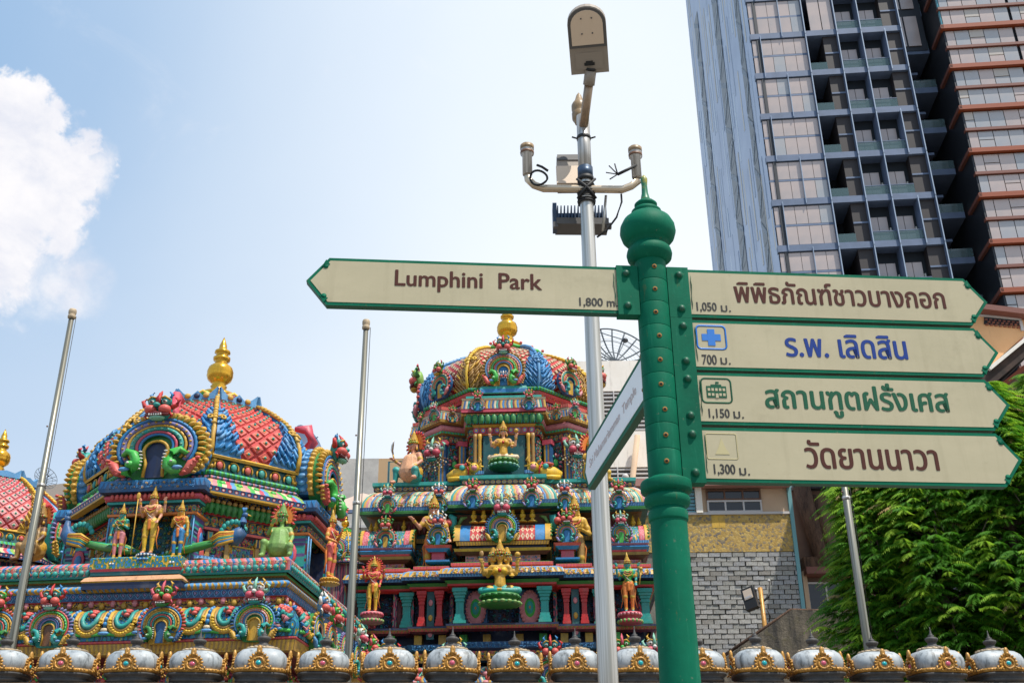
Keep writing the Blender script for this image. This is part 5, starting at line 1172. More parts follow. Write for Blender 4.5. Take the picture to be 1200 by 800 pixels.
    b=MB(); b.T=Matrix.Translation((-.03,.28,6.62))@Matrix.Scale(.88,4); b.bx(-.29,-.25,-.1,.05,-.1,.17,'fin_blue'); b.bx(-.25,.25,.08,.1,-.02,.16,'fin_blue'); b.bx(.24,.29,-.1,-.05,-.12,-.07,'lamp_trim'); b.bx(-.29,-.24,-.12,-.07,-.12,-.06,'lamp_trim'); b.build('box_frame',g)
def flagpole(x,top,label,col='pole_olive',joint=None):
    g=thing('flagpole',(x,12,0),0,label,'flagpole','steel flagpoles behind the compound wall')
    b=MB(); j=joint or 4.9; b.lathe([(.044,0),(.043,j),(.036,j+.01),(.031,top-.12)],16,col); b.lathe([(.046,j-.01),(.046,j+.03)],16,'pole_white'); b.build('pole',g)
    b=MB(); b.lathe([(.034,top-.13),(.046,top-.12),(.048,top-.09),(.038,top-.075),(.047,top-.06),(.048,top-.02),(.04,top),(.0,top+.01)],16,'turret_cream'); b.build('cap',g)
    b=MB(); b.ell((-.045,-.02,top*.8),(.012,.012,.012),'brown',6,4); b.tube([(.055,0,top-.1),(.06,-.01,3.5)],.004,'cable',4); b.build('halyard',g)
# ---------------------------------------------------------------- compound wall with domed turrets
def wall_y(x): return 11+.068*x
def build_wall():
    A=math.atan(.068); rgt=random.Random(4)
    g=thing('compound_wall',(0,11,0),A,'compound wall topped with a row of domed turrets','wall')
    b=MB(); b.bx(-9,9,-.12,.2,0,3.02,'turret_cream'); b.build('wall',g)
    band(g,'coping',rect(-9,9,-.2,.26),[(-.04,2.98,'turret_dark'),(.03,3.0,'turret_dark'),(.03,3.06,'turret_gold'),(.0,3.065,'turret_dark'),(-.1,3.08,'turret_dark')])
    proto=None
    xs=[2,79,156,230,306,380,456,529,603.5,674.5,746,819,888.5,957,1027,1097,1167,1238,-75]
    behind=['under the tall left flagpole','second from the left, under an arched gable','third from the left, in front of the left shrine','fourth from the left, in front of the left shrine','below the right end of the left shrine cornice','just left of the second flagpole','between the second flagpole and the tall tower','below the left niche figure of the tower','below the golden three-headed goddess','just left of the street lamp pole','between the street lamp pole and the green signpost','partly hidden behind the green signpost','in front of the stained stair wall','below the left edge of the green foliage','at the foot of the right flagpole','in front of the dark foliage, next to the last','nearest the right edge of the picture']
    for i,px in enumerate(xs):
        if i>=17: continue
        Y=11.0
        for _ in range(3): p=at(px,787,Y); Y=wall_y(p.x)
        p=at(px,787,Y); jc='gem_pink' if i in(1,3,5,7,9,11,13,15) else 'gem_teal'
        zr=3.185
        t=thing('wall_turret',(p.x,p.y,zr),A,'%s-jewelled grey turret %s'%('pink' if jc=='gem_pink' else 'turquoise',behind[i]),'turret','domed turrets along the compound wall'); t.rotation_euler=(rgt.uniform(-.02,.02),rgt.uniform(-.025,.025),A+rgt.uniform(-.06,.06)); t.scale=(rgt.uniform(.96,1.03),)*2+(rgt.uniform(.92,1.06),)
        if proto is None:
            def sq(r,z,n=32,k=3.6):
                return [(r*math.copysign(abs(math.cos(a))**(2/k),math.cos(a)),r*math.copysign(abs(math.sin(a))**(2/k),math.sin(a)),z) for a in[2*PI*q/n+PI/n for q in range(n)]]
            def sqstack(prof,m,k=3.6):
                b=MB(); vs=[];n=32
                for r,z in prof: vs+=sq(r,z,n,k)
                fs=[(j*n+q,j*n+(q+1)%n,(j+1)*n+(q+1)%n,(j+1)*n+q) for j in range(len(prof)-1) for q in range(n)]+[tuple((len(prof)-1)*n+q for q in range(n))]
                b.add(vs,fs,m,None,True); return b
            M1={}
            def me(b,n): o=b.build(n); m=o.data; bpy.data.objects.remove(o); return m
            M1['dome']=me(sqstack([(.222,.0),(.238,.03),(.245,.07),(.240,.11),(.222,.15),(.185,.183),(.13,.20),(.09,.205)],'turret_stone'),'dome')
            b=sqstack([(.236,-.028),(.252,-.022),(.254,.004),(.236,.012)],'turret_gold'); 
            for sd in range(4):
                for q in range(15): v=rotz(sd*PI/2)@Vector((-.22+.44*q/14,-.256,-.008)); b.ell(v,(.012,.01,.012),'turret_gold',5,3)
            M1['rim']=me(b,'rim')
            M1['base']=me(sqstack([(.20,-.15),(.20,-.12),(.225,-.11),(.225,-.09),(.21,-.085),(.235,-.06),(.25,-.05),(.25,-.033),(.22,-.028)],'turret_dark'),'base')
            b=sqstack([(.145,.198),(.150,.206),(.11,.222),(.09,.224)],'turret_cream',2.6)
            for q in range(16): a=2*PI*q/16; b.ell((.135*math.cos(a),.135*math.sin(a),.21),(.024,.024,.012),'turret_cream',6,4)
            M1['collar']=me(b,'collar')
            b=MB(); b.lathe([(.095,.222),(.098,.235),(.07,.245),(.045,.25),(.04,.275),(.05,.28),(.062,.30),(.063,.315),(.045,.325),(.025,.33),(.03,.338),(.028,.346),(.014,.352),(.016,.36),(.010,.368),(.006,.40),(.002,.425)],14,'turret_dark'); M1['finial']=me(b,'finial')
            b=MB(); b.poly([(.085*math.cos(R(q)),.05+.085*math.sin(R(q))) for q in range(-30,211,20)],-.012,.03,'turret_gold')
            for q in range(13): a=R(-30+20*q); b.ell((.085*math.cos(a),-.012,.05+.085*math.sin(a)),(.017,.014,.012),'turret_gold',5,4,roty(-a))
            b.ell((0,-.015,.155),(.028,.02,.05),'turret_gold',7,5); b.ell((0,-.02,.14),(.018,.02,.02),'old_gold',6,4)
            b.tube(arc(.05,.05,0,330,12,cz=.045,y=-.02),.010,'old_gold',5)
            for s in(-1,1): b.tube([(s*.08,-.015,.0),(s*.12,-.015,-.01),(s*.115,-.015,.025)],.012,'turret_gold',5)
            M1['gable']=me(b,'gable')
            for jn in('gem_teal','gem_pink'):
                b=MB(); b.ell((0,-.018,.047),(.026,.014,.022),jn,12,8); b.ell((0,-.012,.047),(.034,.012,.030),'turret_cream',12,6); M1[jn]=me(b,'jewel')
            proto=M1
        for nm in('base','dome','rim','collar','finial'): put(nm,proto[nm],t)
        for sd in range(4):
            gb=put('gable',proto['gable'],t,rotz(sd*PI/2)@Matrix.Translation((0,-.245,0)))
            put('jewel',proto[jc],gb)
# ---------------------------------------------------------------- tower block far behind
def mats_bg():
    t=NT('pane_warm',.22); n=t.noise(.35,3,.6); t.col(t.mix(t.rng(n,.3,.7),(.60,.48,.43),(.47,.41,.39))); t.b.inputs['Metallic'].default_value=.15
    t=NT('pane_grey',.2); n=t.noise(.3,3,.6); t.col(t.mix(t.rng(n,.3,.7),(.50,.46,.44),(.39,.41,.43))); t.b.inputs['Metallic'].default_value=.15
    t=NT('pane_white',.25); t.col((.52,.47,.42))
    plain('frame_dark',(.022,.026,.034),.5); t=NT('slab_grey',.6); t.col(t.mix(t.rng(t.noise(.7,4,.6),.3,.7),(.14,.19,.30),(.10,.14,.22)))
    plain('clad_brown',(.035,.028,.028),.6); plain('fin_light',(.34,.42,.54),.4); plain('recess',(.010,.016,.024),.7); plain('clad_orange',(.30,.065,.022),.6); plain('clad_rust',(.20,.075,.055),.6)
    t=NT('rail_glass',.08); t.col((.12,.19,.20)); t.b.inputs['Alpha'].default_value=.55
    t=NT('facade_blue',.3,.35); n=t.noise(.18,4,.6); t.col(t.mix(t.rng(n,.3,.7),(.22,.30,.44),(.33,.42,.56)))
    plain('blade_cream',(.60,.58,.52),.5); plain('balu_blue',(.38,.48,.58),.25,.2); plain('balu_dark',(.02,.05,.07),.3)
    t=NT('stucco_white',.8); n=t.noise(1.2,6,.7); n2=t.noise(2.5,5,.7,t.mapv(t.co(),(3,3,.3))); c=t.mix(t.rng(n,.4,.8),(.86,.81,.73),(.76,.70,.61)); c=t.mix(t.rng(n2,.56,.78,0,.6),c,(.20,.16,.12)); t.col(c)
    t=NT('stucco_cream',.8); n=t.noise(1.0,6,.7); c=t.mix(t.rng(n,.35,.75),(.62,.45,.30),(.52,.36,.24)); t.col(c)
    t=NT('stucco_tan',.8); n=t.noise(.8,6,.7); n2=t.noise(2.2,5,.7,t.mapv(t.co(),(3,3,.3))); c=t.mix(t.rng(n,.35,.75),(.80,.46,.22),(.70,.38,.17)); c=t.mix(t.rng(n2,.58,.8,0,.5),c,(.25,.15,.08)); t.col(c)
    t=NT('mosaic',.6); v=t.vor(16,None,'F1','Color'); sp=t.N.new('ShaderNodeSeparateXYZ'); t.L.new(v,sp.inputs[0]); e=t.vor(16,None,'DISTANCE_TO_EDGE')
    r=t.N.new('ShaderNodeValToRGB'); r.color_ramp.interpolation='CONSTANT'; el=r.color_ramp.elements; 
    for p,c in((0,(.42,.26,.05)),(.3,(.52,.33,.07)),(.55,(.27,.21,.12)),(.72,(.56,.38,.10)),(.9,(.14,.12,.10))):
        if p==0: el[0].color=(*c,1)
        else: q=el.new(p); q.color=(*c,1)
    el[-1].color=(.35,.22,.06,1)
    t.L.new(sp.outputs[0],r.inputs[0]); big=t.rng(t.noise(1.3,3,.6),.35,.65,0,.35); c=t.mix(t.rng(e,.0,.05,.5,0),t.mix(big,r.outputs[0],(.40,.27,.10)),(.12,.10,.08)); t.col(c); t.bump(e,.4,.02)
    paint('mosaic_new',(.62,.38,.05),.6,.25)
    for i,c in enumerate(((.33,.325,.30),(.38,.37,.35),(.27,.255,.23),(.345,.345,.345),(.43,.42,.39))): paint('stone_tile%d'%i,c,.8,.35,0,3)
    paint('mortar',(.19,.18,.155),.9,.3); plain('frame_white',(.55,.52,.50),.5); plain('frame_brown',(.13,.06,.03),.6); plain('glass_dark',(.03,.03,.035),.1); plain('glass_blue',(.10,.30,.36),.15); plain('pipe_cyan',(.14,.33,.35),.5)
    t=NT('stained',.9); n=t.noise(1.6,7,.75,t.mapv(t.co(),(2.5,2.5,.5))); n2=t.noise(5,6,.7); c=t.mix(t.rng(n,.35,.6),(.22,.18,.13),(.045,.04,.035)); c=t.mix(t.rng(n2,.52,.68,0,.7),c,(.10,.085,.03)); t.col(c); t.bump(n2,.6,.05)
    t=NT('brown_wall',.85); n=t.noise(.7,6,.7); t.col(t.mix(t.rng(n,.35,.7),(.23,.145,.105),(.15,.09,.07)))
    t=NT('rot_wood',.9); n=t.noise(2.5,7,.8,t.mapv(t.co(),(2,2,.6))); t.col(t.mix(t.rng(n,.35,.65),(.035,.018,.012),(.18,.10,.06))); t.bump(n,.8,.1)
    plain('louvre_white',(.5,.49,.47),.5); t=NT('roof_dark',.9); n=t.noise(1.2,6,.7); t.col(t.mix(t.rng(n,.4,.7),(.03,.022,.018),(.10,.06,.045)))
    plain('canvas',(.52,.40,.33),.9); t=NT('old_wall',.9); n=t.noise(1.0,7,.75); n2=t.vor(.8); c=t.mix(t.rng(n,.4,.7),(.52,.50,.46),(.34,.32,.30)); c=t.mix(t.rng(t.noise(2.4,6,.8),.60,.72,0,.9),c,(.08,.08,.08)); t.col(c)
    plain('steel_mesh',(.10,.12,.14),.5,.3); paint('brick_red',(.28,.10,.06),.8,.3)
mats_bg()
def build_highrise():
    c0=at(913,300,100); X0=c0.x; A=R(-4.5)
    g=thing('highrise_tower',(X0,100,0),A,'dark glass residential high-rise with balconies and orange bands, upper right','high-rise')
    FH=5.66; Z0=59.08-FH*3
    nF=11
    CACHE={}
    restp=MB(); NP=[0]
    def pane(x0,x1,z0,z1,m,y=-.12,name='pane'):
        if z1<50.5 or z0>94 or x0>30 or NP[0]>=300:
            restp.bx(x0,x1,y-.05,y+.05,z0,z1,m); return
        NP[0]+=1
        key=(round(x1-x0,2),round(z1-z0,2),m)
        if key not in CACHE:
            b=MB(); w2,h2=(x1-x0)/2,(z1-z0)/2; b.bx(-w2,w2,-.05,.05,-h2,h2,m); o=b.build(name); CACHE[key]=o.data; bpy.data.objects.remove(o)
        return put(name,CACHE[key],g,Matrix.Translation(((x0+x1)/2,y,(z0+z1)/2)))
    TOP=Z0+nF*FH
    b=MB(); b.bx(0,6.15,0,34,0,TOP,'frame_dark'); b.bx(6.15,9.75,4.2,34,0,TOP,'recess'); b.bx(9.75,17,1.2,34,0,TOP,'recess'); b.bx(17,21,9,34,0,TOP,'recess'); b.bx(21.6,60,.0,34,0,TOP,'frame_dark'); b.bx(6.15,17,.1,4.2,0,Z0,'frame_dark'); b.build('core',g)
    b=MB(); b.bx(.0,17,-.25,.1,Z0-.5,Z0,'slab_grey'); b.build('slab_band',g)
    rg=random.Random(3)
    for f in range(nF):
        z=Z0+f*FH; upper=f>=8
        b=MB(); b.bx(-.1,16.9,-.35,.3,z-.38,z+.38,'slab_grey'); b.bx(6.2,16.9,.3,4.2,z-.3,z+.3,'slab_grey'); b.build('slab_band',g)
        # bay A
        tr=z+2.85
        edges=[.08,.62,None,.95,2.25,3.55,4.85,6.1]
        for (za,zb) in ([(z+.5,tr-.16),(tr+.16,z+FH-.5)] if not upper else [(z+.5,z+FH-.5)]):
            pane(.06,.55,za,zb,'pane_warm')
            for q in range(4): pane(.95+1.29*q,.95+1.29*q+1.24,za,zb,'pane_warm' if rg.random()<.92 else 'pane_grey')
        b=MB(); b.bx(.0,6.15,-.18,.0,tr-.13,tr+.13,'slab_grey'); b.build('transom',g)
        b=MB(); b.bx(.58,.92,-.3,.0,z+.38,z+FH-.38,'frame_dark'); b.build('mullion',g)
        # light vertical blades, stepping along
        for xx in((1.0,) if f%2 else (3.5,)): b=MB(); b.bx(xx-.03,xx+.03,-.5,-.1,z-.3,z+FH,'fin_light'); b.build('blade',g)
        for xx in(6.15,9.75,12.45,15.1,16.95) if f%2 else (6.15,9.75,12.45,16.95): b=MB(); b.bx(xx-.06,xx+.06,-.55,3.9 if xx in(9.75,12.45,15.1) else .2,z-.2,z+FH-.3,'slab_grey'); b.bx(xx-.05,xx+.05,-.6,-.5,z-.3,z+FH-.1,'fin_light'); b.build('blade',g)
        if upper:
            for za,zb in(((z+.5,z+FH-.5)),): pane(6.9,8.2,za,zb,'pane_warm'); pane(8.3,9.6,za,zb,'pane_warm')
        else:
            b=MB(); b.bx(8.15,9.7,-.0,3.9,z+.38,z+FH-.38,'clad_brown'); b.bx(8.15,9.7,-.08,0,z+2.75,z+2.95,'slab_grey'); b.build('cladding',g)
            b=MB(); b.bx(6.2,8.15,-.2,-.12,z+.38,z+1.5,'rail_glass'); b.build('balcony_rail',g)
        b=MB(); b.bx(15.15,16.9,-.0,3.9,z+.38,z+FH-.38,'clad_brown'); b.bx(15.15,16.9,-.08,0,z+2.75,z+2.95,'slab_grey'); b.build('cladding',g)
        for xa,xb in((9.85,12.4),(12.55,15.05)):
            b=MB(); b.bx(xa,xb,-.25,-.17,z+.38,z+1.55,'rail_glass'); b.bx(xa,xb,-.27,-.15,z+1.52,z+1.6,'slab_grey'); b.build('balcony_rail',g)
            w_=xb-xa
            for q in(0,1): pane(xa+.2+q*1.0,xa+.2+q*1.0+.94,z+2.0,z+4.0,'pane_warm',1.05); pane(xa+.2+q*1.0,xa+.2+q*1.0+.94,z+.3,z+1.8,'pane_white',1.05)
            b=MB(); b.bx(xa+.2,xa+2.2,.95,1.17,z+1.80,z+2.0,'frame_dark'); b.bx(xa,xa+.2,.95,1.19,z,z+4.2,'frame_dark'); b.build('window_frame',g)
            b=MB(); b.bx(xb-.3,xb-.15,.9,1.15,z+2.2,z+2.6,'blade_cream'); b.build('wall_light',g)
        # set-back bay with brown stair balconies
        b=MB(); b.bx(17.0,21.3,4,9,z-.45,z+.3,'slab_grey'); b.bx(17,21.3,4,4.1,z+.3,z+1.4,'rail_glass'); b.build('balcony',g)
        pane(17.3,19.0,z+.35,z+1.5,'pane_grey',4.3); pane(19.1,20.8,z+.35,z+1.5,'pane_warm',4.3); b=MB(); b.bx(17.2,19.6,4.5,8.8,z+2.6,z+2.9,'slab_grey'); b.build('slab_band',g); b=MB(); b.bx(18.5,21,7,8.8,z+.3,z+2.4,'clad_orange'); b.build('screen',g)  # low panes behind the rail glass added to imitate its pinkish reflection
        if f>=8: 
            for q in(0,1): pane(17.3+1.7*q,18.8+1.7*q,z+.6,z+FH-.6,'pane_warm',3.8)
            b=MB(); b.bx(17,21.2,3.9,9,z,z+FH,'frame_dark'); b.build('cladding',g)
    # orange banded wing on the right
    for f in range(nF):
        z=Z0+f*FH-.6
        b=MB(); b.bx(21.3,60,-.8,0,z-.27,z+.27,'clad_orange'); b.bx(21.25,21.6,-.8,3,z-.2,z+.2,'clad_rust'); b.build('orange_band',g)
        b=MB(); b.bx(21.5,60,-.6,0,z+2.85-.17,z+2.85+.17,'clad_rust'); b.build('band',g)
        x=21.8; k=0
        while x<36:
            w_=1.0 if k%5==0 else 1.62
            for r_,(za,zb) in enumerate(((z+.42,z+2.6),(z+3.1,z+FH-.42))):
                m='pane_warm' if rg.random()<.5 else 'pane_grey'
                if (k+f+r_)%4==2:
                    mid=(za+zb)/2; pane(x,x+w_-.08,za,mid-.05,m,-.3); pane(x,x+w_-.08,mid+.05,zb,'pane_white' if rg.random()<.25 else m,-.3)
                else: pane(x,x+w_-.08,za,zb,m,-.3)
            x+=w_+(.28 if k%5==4 else 0); k+=1
        b=MB(); b.bx(21.6,21.75,-.3,0,z+.3,z+FH-.3,'glass_blue' if f>=8 else 'frame_dark'); b.build('corner_trim',g)
    restp.build('panes',g)['kind']='stuff'
    # left flank with staggered blades and slanting balustrades
    pB=at(834,300,135); L=rotz(-A)@Vector((pB.x-X0,35,0)); n=Vector((-L.y,L.x,0)).normalized(); Ld=L.normalized(); LL=L.length
    def fp(t,o,z): v=Ld*(t*LL)+n*o; return (v.x,v.y,z)
    b=MB(); vs=[fp(0,0,0),fp(1,0,0),fp(1,0,TOP+30),fp(0,0,TOP),(0,0,0),(6,34,0),(6,34,TOP+30),(0,0,TOP)]
    b.add([fp(0,.05,0),fp(1,.05,0),fp(1,.05,TOP+45),fp(0,.05,TOP+45),(3,1,0),(6,34,0),(6,34,TOP+45),(3,1,TOP+45)],[(0,3,2,1),(1,2,6,5),(2,3,7,6),(0,4,7,3)],'facade_blue'); b.build('flank_wall',g)
    rg=random.Random(11)
    for (t,w_) in((.09,.06),(.40,.09),(.78,.08)):
        for f in range(24):
            z=30+f*3.6
            b=MB(); q0,q1=fp(t,.10,z),fp(t+w_,.10,z); b.add([q0,q1,fp(t+w_,.10,z+3.5),fp(t,.10,z+3.5)],[(0,3,2,1)],'balu_dark')
            k=1 if f%2 else -1; a,c=(t,t+w_) if k>0 else (t+w_,t)
            b.add([fp(a,.14,z+.1),fp(c,.14,z+2.6),fp(c,.14,z+3.5),fp(a,.14,z+1.0)],[(0,1,2,3),(3,2,1,0)],'balu_blue'); b.build('balcony',g)
    for i in range(30):
        t=(i+.4)/30; z=28+rg.random()*8
        if .08<t<.15 or .39<t<.49 or .77<t<.86: continue
        while z<120:
            h=4+rg.random()*10; b=MB(); d=.04+.05*rg.random(); m='blade_cream' if rg.random()<.5 else ('fin_light' if rg.random()<.6 else 'balu_blue')
            b.add([fp(t,0,z),fp(t,d,z),fp(t,d,z+h),fp(t,0,z+h),fp(t+.012,0,z),fp(t+.012,d,z),fp(t+.012,d,z+h),fp(t+.012,0,z+h)],[(0,1,2,3),(7,6,5,4),(1,5,6,2),(0,4,5,1),(3,2,6,7)],m); b.build('blade',g); z+=h+1+rg.random()*5
# ---------------------------------------------------------------- nearby buildings
def hole_window(g,P0,ux,w_,h_,panes,fr='frame_white',gl='glass_dark',depth=.15):
    """a window standing in the wall plane: frame and panes"""
    b=MB(); T=Matrix.Translation(P0)@ux
    b.T=T; t=.05
    b.bx(0,w_,-.03,.03,0,t,fr); b.bx(0,w_,-.03,.03,h_-t,h_,fr); b.bx(0,t,-.028,.03,0,h_,fr); b.bx(w_-t,w_,-.028,.03,0,h_,fr)
    for q in range(1,panes): b.bx(w_*q/panes-t*.5,w_*q/panes+t*.5,-.026,.03,t,h_-t,fr)
    o=b.build('window',g)
    for q in range(panes):
        b=MB(); b.T=T; b.bx(w_*q/panes+t*.5,w_*(q+1)/panes-t*.5,-.0,.02,t,h_-t,gl); b.build('pane',o)
    return o
def build_neighbours():
    # white block with slatted openings behind the tower
    Y=36; a=at(640,427,Y); zt=a.z; x1=at(797,470,Y).x; x0=at(640,470,Y).x
    g=thing('apartment_block',(0,Y,0),0,'white rendered block with slatted vent openings behind the temple tower','building')
    zA,zB,zC,zD=[at(730,q,Y).z for q in(458,505,547,602)]
    b=MB(); b.bx(x0,x1,.3,6,0,zt-.2,'recess'); 
    for z0,z1 in((zA,zt),(zC,zB),(0,zD)): b.bx(x0,x1,0,.4,z0,z1,'stucco_white')
    b.bx(x0,x1,.0,6,zt,zt+.12,'stucco_white')
    b.build('wall',g)
    for z0,z1 in((zB,zA),(zD,zC)):
        n=int((z1-z0)/.14)
        for i in range(n): z=z0+(z1-z0)*(i+.5)/n; b=MB(); b.bx(at(690,500,Y).x,x1,.02,.2,z-.03,z+.03,'louvre_white'); b.build('slat',g)
        for xx in(2.4,3.6,4.8): b=MB(); b.bx(xx-.02,xx+.02,.0,.05,z0,z1,'frame_white'); b.build('mullion',g)
    b=MB(); p0=at(747,510,Y-.3); p1=at(738,590,Y-.3); b.tube([(p0.x,-.3,p0.z),(p1.x,-.3,p1.z),(p1.x-.05,-.3,p1.z-2)],.10,'stucco_cream',8); q=at(733,560,Y-.5); b.tube([(q.x,-.5,q.z),(q.x+.05,-.5,q.z-4)],.07,'frame_white',8); b.ell((q.x,-.5,q.z+.05),.12,'frame_white',8,5); b.build('drain_pipe',g)
    # mesh dish on that roof
    c=at(722,430,Y+2); g2=thing('satellite_dish',(c.x,Y+2,zt+.1),0,'large mesh satellite dish on the white roof between the lamp pole and the signpost','satellite dish')
    def dish(g2,rad,tilt,az,col='steel_mesh',nr=16,zc=1.0):
        T=Matrix.Translation((0,0,zc))@rotz(az)@rotx(tilt)
        def dp(r,a): return T@Vector((r*math.cos(a),r*math.sin(a),r*r/(rad*2.6)))
        for i in range(nr): b=MB(); a=2*PI*i/nr; b.tube([dp(rad*q/6,a) for q in range(7)],.022*rad,col,4); b.build('rib',g2)
        b=MB()
        for rr in(.35,.7): b.tube([dp(rad*rr,2*PI*i/32) for i in range(32)],.012*rad,col,4,closed=True)
        b.tube([dp(rad,2*PI*i/40) for i in range(40)],.025*rad,col,5,closed=True); b.build('rim',g2)
        b=MB(); h=T@Vector((0,0,rad*.75)); 
        for a in(0,2.1,4.2): b.tube([dp(rad*.95,a),h],.014*rad,col,4)
        b.ell(h,(.09*rad,.09*rad,.07*rad),'frame_dark',8,5); b.build('feed_horn',g2)
        b=MB(); b.tube([(0,0,0),(0,0,zc)],.06*rad,col,6); b.build('mast',g2)
        # mesh skin: very open wire net
        b=MB(); 
        for q in range(1,12): b.tube([dp(rad*q/12,2*PI*i/24) for i in range(24)],.004*rad,col,3,closed=True)
        b.build('wire_mesh',g2)['kind']='stuff'
    dish(g2,1.35,R(62),R(20),zc=.9)
    # cream house with mosaic and stone cladding
    Y=31.0; ux=rotz(R(-3))
    X=lambda px,py: at(px,py,Y).x; Z=lambda px,py: at(px,py,Y).z
    xl,xr=X(748,650),X(932,650); z_top=Z(870,572); z_w=Z(870,601); z_m=Z(870,646)
    g=thing('shop_house',(0,Y,0),0,'cream house wall with a gold mosaic band above grey stone tiles, below the arrow panels','building')
    zb=0
    b=MB(); b.bx(xl,xr,.05,7,zb,z_m,'mortar'); b.bx(xl,xr,.0,7,z_m,z_w,'mosaic'); b.bx(xl,xr,.06,7,z_w,z_top,'stucco_cream'); b.build('wall',g)
    b=MB(); b.bx(xl,xr+.05,-.35,.1,z_top,z_top+.22,'paint_rose2'); b.build('eave',g)
    b=MB(); b.bx(xl,xr,-.05,.1,z_w-.04,z_w+.03,'frame_white'); b.build('sill',g)
    b=MB(); x_=X(834,610); b.bx(x_,x_+.38,-.006,.02,Z(840,618),z_w-.05,'mosaic_new'); b.build('mosaic_patch',g)
    # windows
    xa,xb=X(828,585),X(892,585); zm=z_w+(z_top-z_w)*.52
    hole_window(g,(xa,.0,z_w+.03),Matrix.Identity(4),xb-xa,zm-z_w-.03,3,'frame_white')
    hole_window(g,(xa,.0,zm),Matrix.Identity(4),xb-xa,z_top-zm-.03,3,'frame_brown')
    b=MB(); xc=X(818,585); b.bx(xc-.09,xc+.10,-.12,.05,z_w,z_top,'stucco_white'); b.build('pillar',g)
    xg=X(790,585)
    for i in range(7): z0=z_w+(z_top-z_w)*i/7; b=MB(); b.bx(xg,xc-.1,-.02,.03,z0+.01,z0+(z_top-z_w)/7-.02,'glass_blue'); b.build('glass_slat',g)
    # stone tiles: running bond, each tile its own piece
    TM=[]
    for i in range(5):
        b=MB(); b.bx(-.5,.5,-.5,.5,-.5,.5,'stone_tile%d'%i); o=b.build('stone_tile'); TM.append(o.data); bpy.data.objects.remove(o)
    rg=random.Random(5); tw,th=.345,.135; zlow=Z(870,806); r_=0; z=z_m-.02; xs=X(806,700); cnt=0; rest=MB()
    while z-th>zlow:
        x=xs+(-.17 if r_%2 else 0)
        while x<xr-.02:
            w_=min(tw,xr-x)-.02
            if w_>.05:
                i=rg.choice((0,0,1,1,2,3,3,4)); T=Matrix.Translation((x+w_/2+rg.uniform(-.008,.008),.035-rg.random()*.04,z-th/2+rg.uniform(-.005,.005)))@rotx(rg.uniform(-.05,.05))@Matrix.Diagonal((w_*rg.uniform(.95,1.0),.08,th-rg.uniform(.014,.026),1))
                vis=z>Z(870,800)
                if cnt<298: put('stone_tile',TM[i],g,T); cnt+=1
                else: rest.T=T; rest.bx(-.5,.5,-.5,.5,-.5,.5,'stone_tile%d'%i)
            x+=tw
        z-=th; r_+=1
    if rest.v: rest.build('stone_tiles',g)['kind']='stuff'
    b=MB(); xp=X(927,640); b.bx(xr-.02,xr+.09,-.06,.05,Z(940,800),z_top+.2,'pipe_cyan'); b.build('corner_pipe',g)
    # brown house beside it
    Y2=32.5; g=thing('old_house',(0,Y2,0),0,'weathered brown house between the cream wall and the foliage, with a white framed window','building')
    x0=at(934,620,Y2).x; x1=at(1060,620,Y2).x; zt=at(950,574,Y2).z
    b=MB(); b.bx(x0,x1,.1,6,0,zt,'brown_wall'); b.build('wall',g)
    b=MB(); b.bx(x0,x1,-.2,6,zt,zt+.12,'frame_dark'); b.bx(at(935,567,Y2).x,x1,.3,6,zt+.12,zt+.5,'glass_blue'); b.build('eave',g)
    b=MB(); b.tube([(x0+.25,-.15,at(940,572,Y2).z),(x0+.55,-.2,at(955,655,Y2).z),(x0+.7,-.15,at(958,665,Y2).z)],[.28,.22,.25],'rot_wood',8); b.tube([(x0+.6,-.1,zt-.2),(x0+.85,-.1,at(960,650,Y2).z)],.10,'rot_wood',6); b.bx(x0,x0+1.7,-.35,.1,at(960,668,Y2).z,at(960,655,Y2).z,'rot_wood'); b.build('old_post',g)
    b=MB(); b.bx(x0,x0+1.8,-.5,.1,at(960,670,Y2).z-.15,at(960,668,Y2).z,'clad_rust'); b.build('ledge',g)
    hole_window(g,(at(948,712,Y2).x,-.02,at(950,716,Y2).z),Matrix.Identity(4),1.15,.85,2,'frame_white')
    b=MB(); b.bx(at(944,700,Y2).x-.05,at(944,700,Y2).x+.08,-.15,.05,at(944,740,Y2).z,at(944,670,Y2).z,'stucco_cream'); b.build('jamb',g)
    # stair side wall
    Y3=21; g=thing('stair_wall',(0,Y3,0),0,'stained concrete stair wall with a sloping top, left of the green foliage','wall')
    def q(px,py): p=at(px,py,Y3); return (p.x,p.z)
    b=MB(); b.poly([q(846,830),q(847,772),q(928,714),q(1010,716),q(1012,830)],0,.25,'stained'); b.build('wall',g)
    b=MB(); a_,c_,d_=q(846,769),q(928,713),q(1000,715); b.tube([(a_[0],.1,a_[1]),(c_[0],.1,c_[1]),(d_[0],.1,d_[1])],.035,'rot_wood',6); b.tube([(a_[0],.1,a_[1]),(a_[0],.1,a_[1]-.8)],.03,'rot_wood',5); b.build('handrail',g)
    # floodlight
    p=at(897,730,21.6); g=thing('floodlight',(p.x,21.6,0),0,'black floodlight on a thin gilt pole in front of the grey stone tiles','floodlight')
    top=at(893,688,21.6).z; b=MB(); b.tube([(0,0,p.z-1.5),(-.03,0,top)],.045,'old_gold',8); b.build('pole',g)
    def fq(px,py): v=at(px,py,21.6); return (v.x-p.x,0,v.z)
    b=MB(); c=fq(879,701); b.T=Matrix.Translation(c)@rotz(R(-35))@roty(R(-14))@rotx(R(-8)); b.bx(-.13,.13,-.05,.07,-.22,.22,'cable'); h=b.build('lamp_head',g)
    b=MB(); b.T=Matrix.Translation(c)@rotz(R(-35))@roty(R(-14))@rotx(R(-8)); b.bx(-.09,.09,-.058,-.05,-.02,.18,'lamp_lens'); b.bx(-.07,.07,-.062,-.05,.0,.04,'frame_white'); b.build('lens',h)
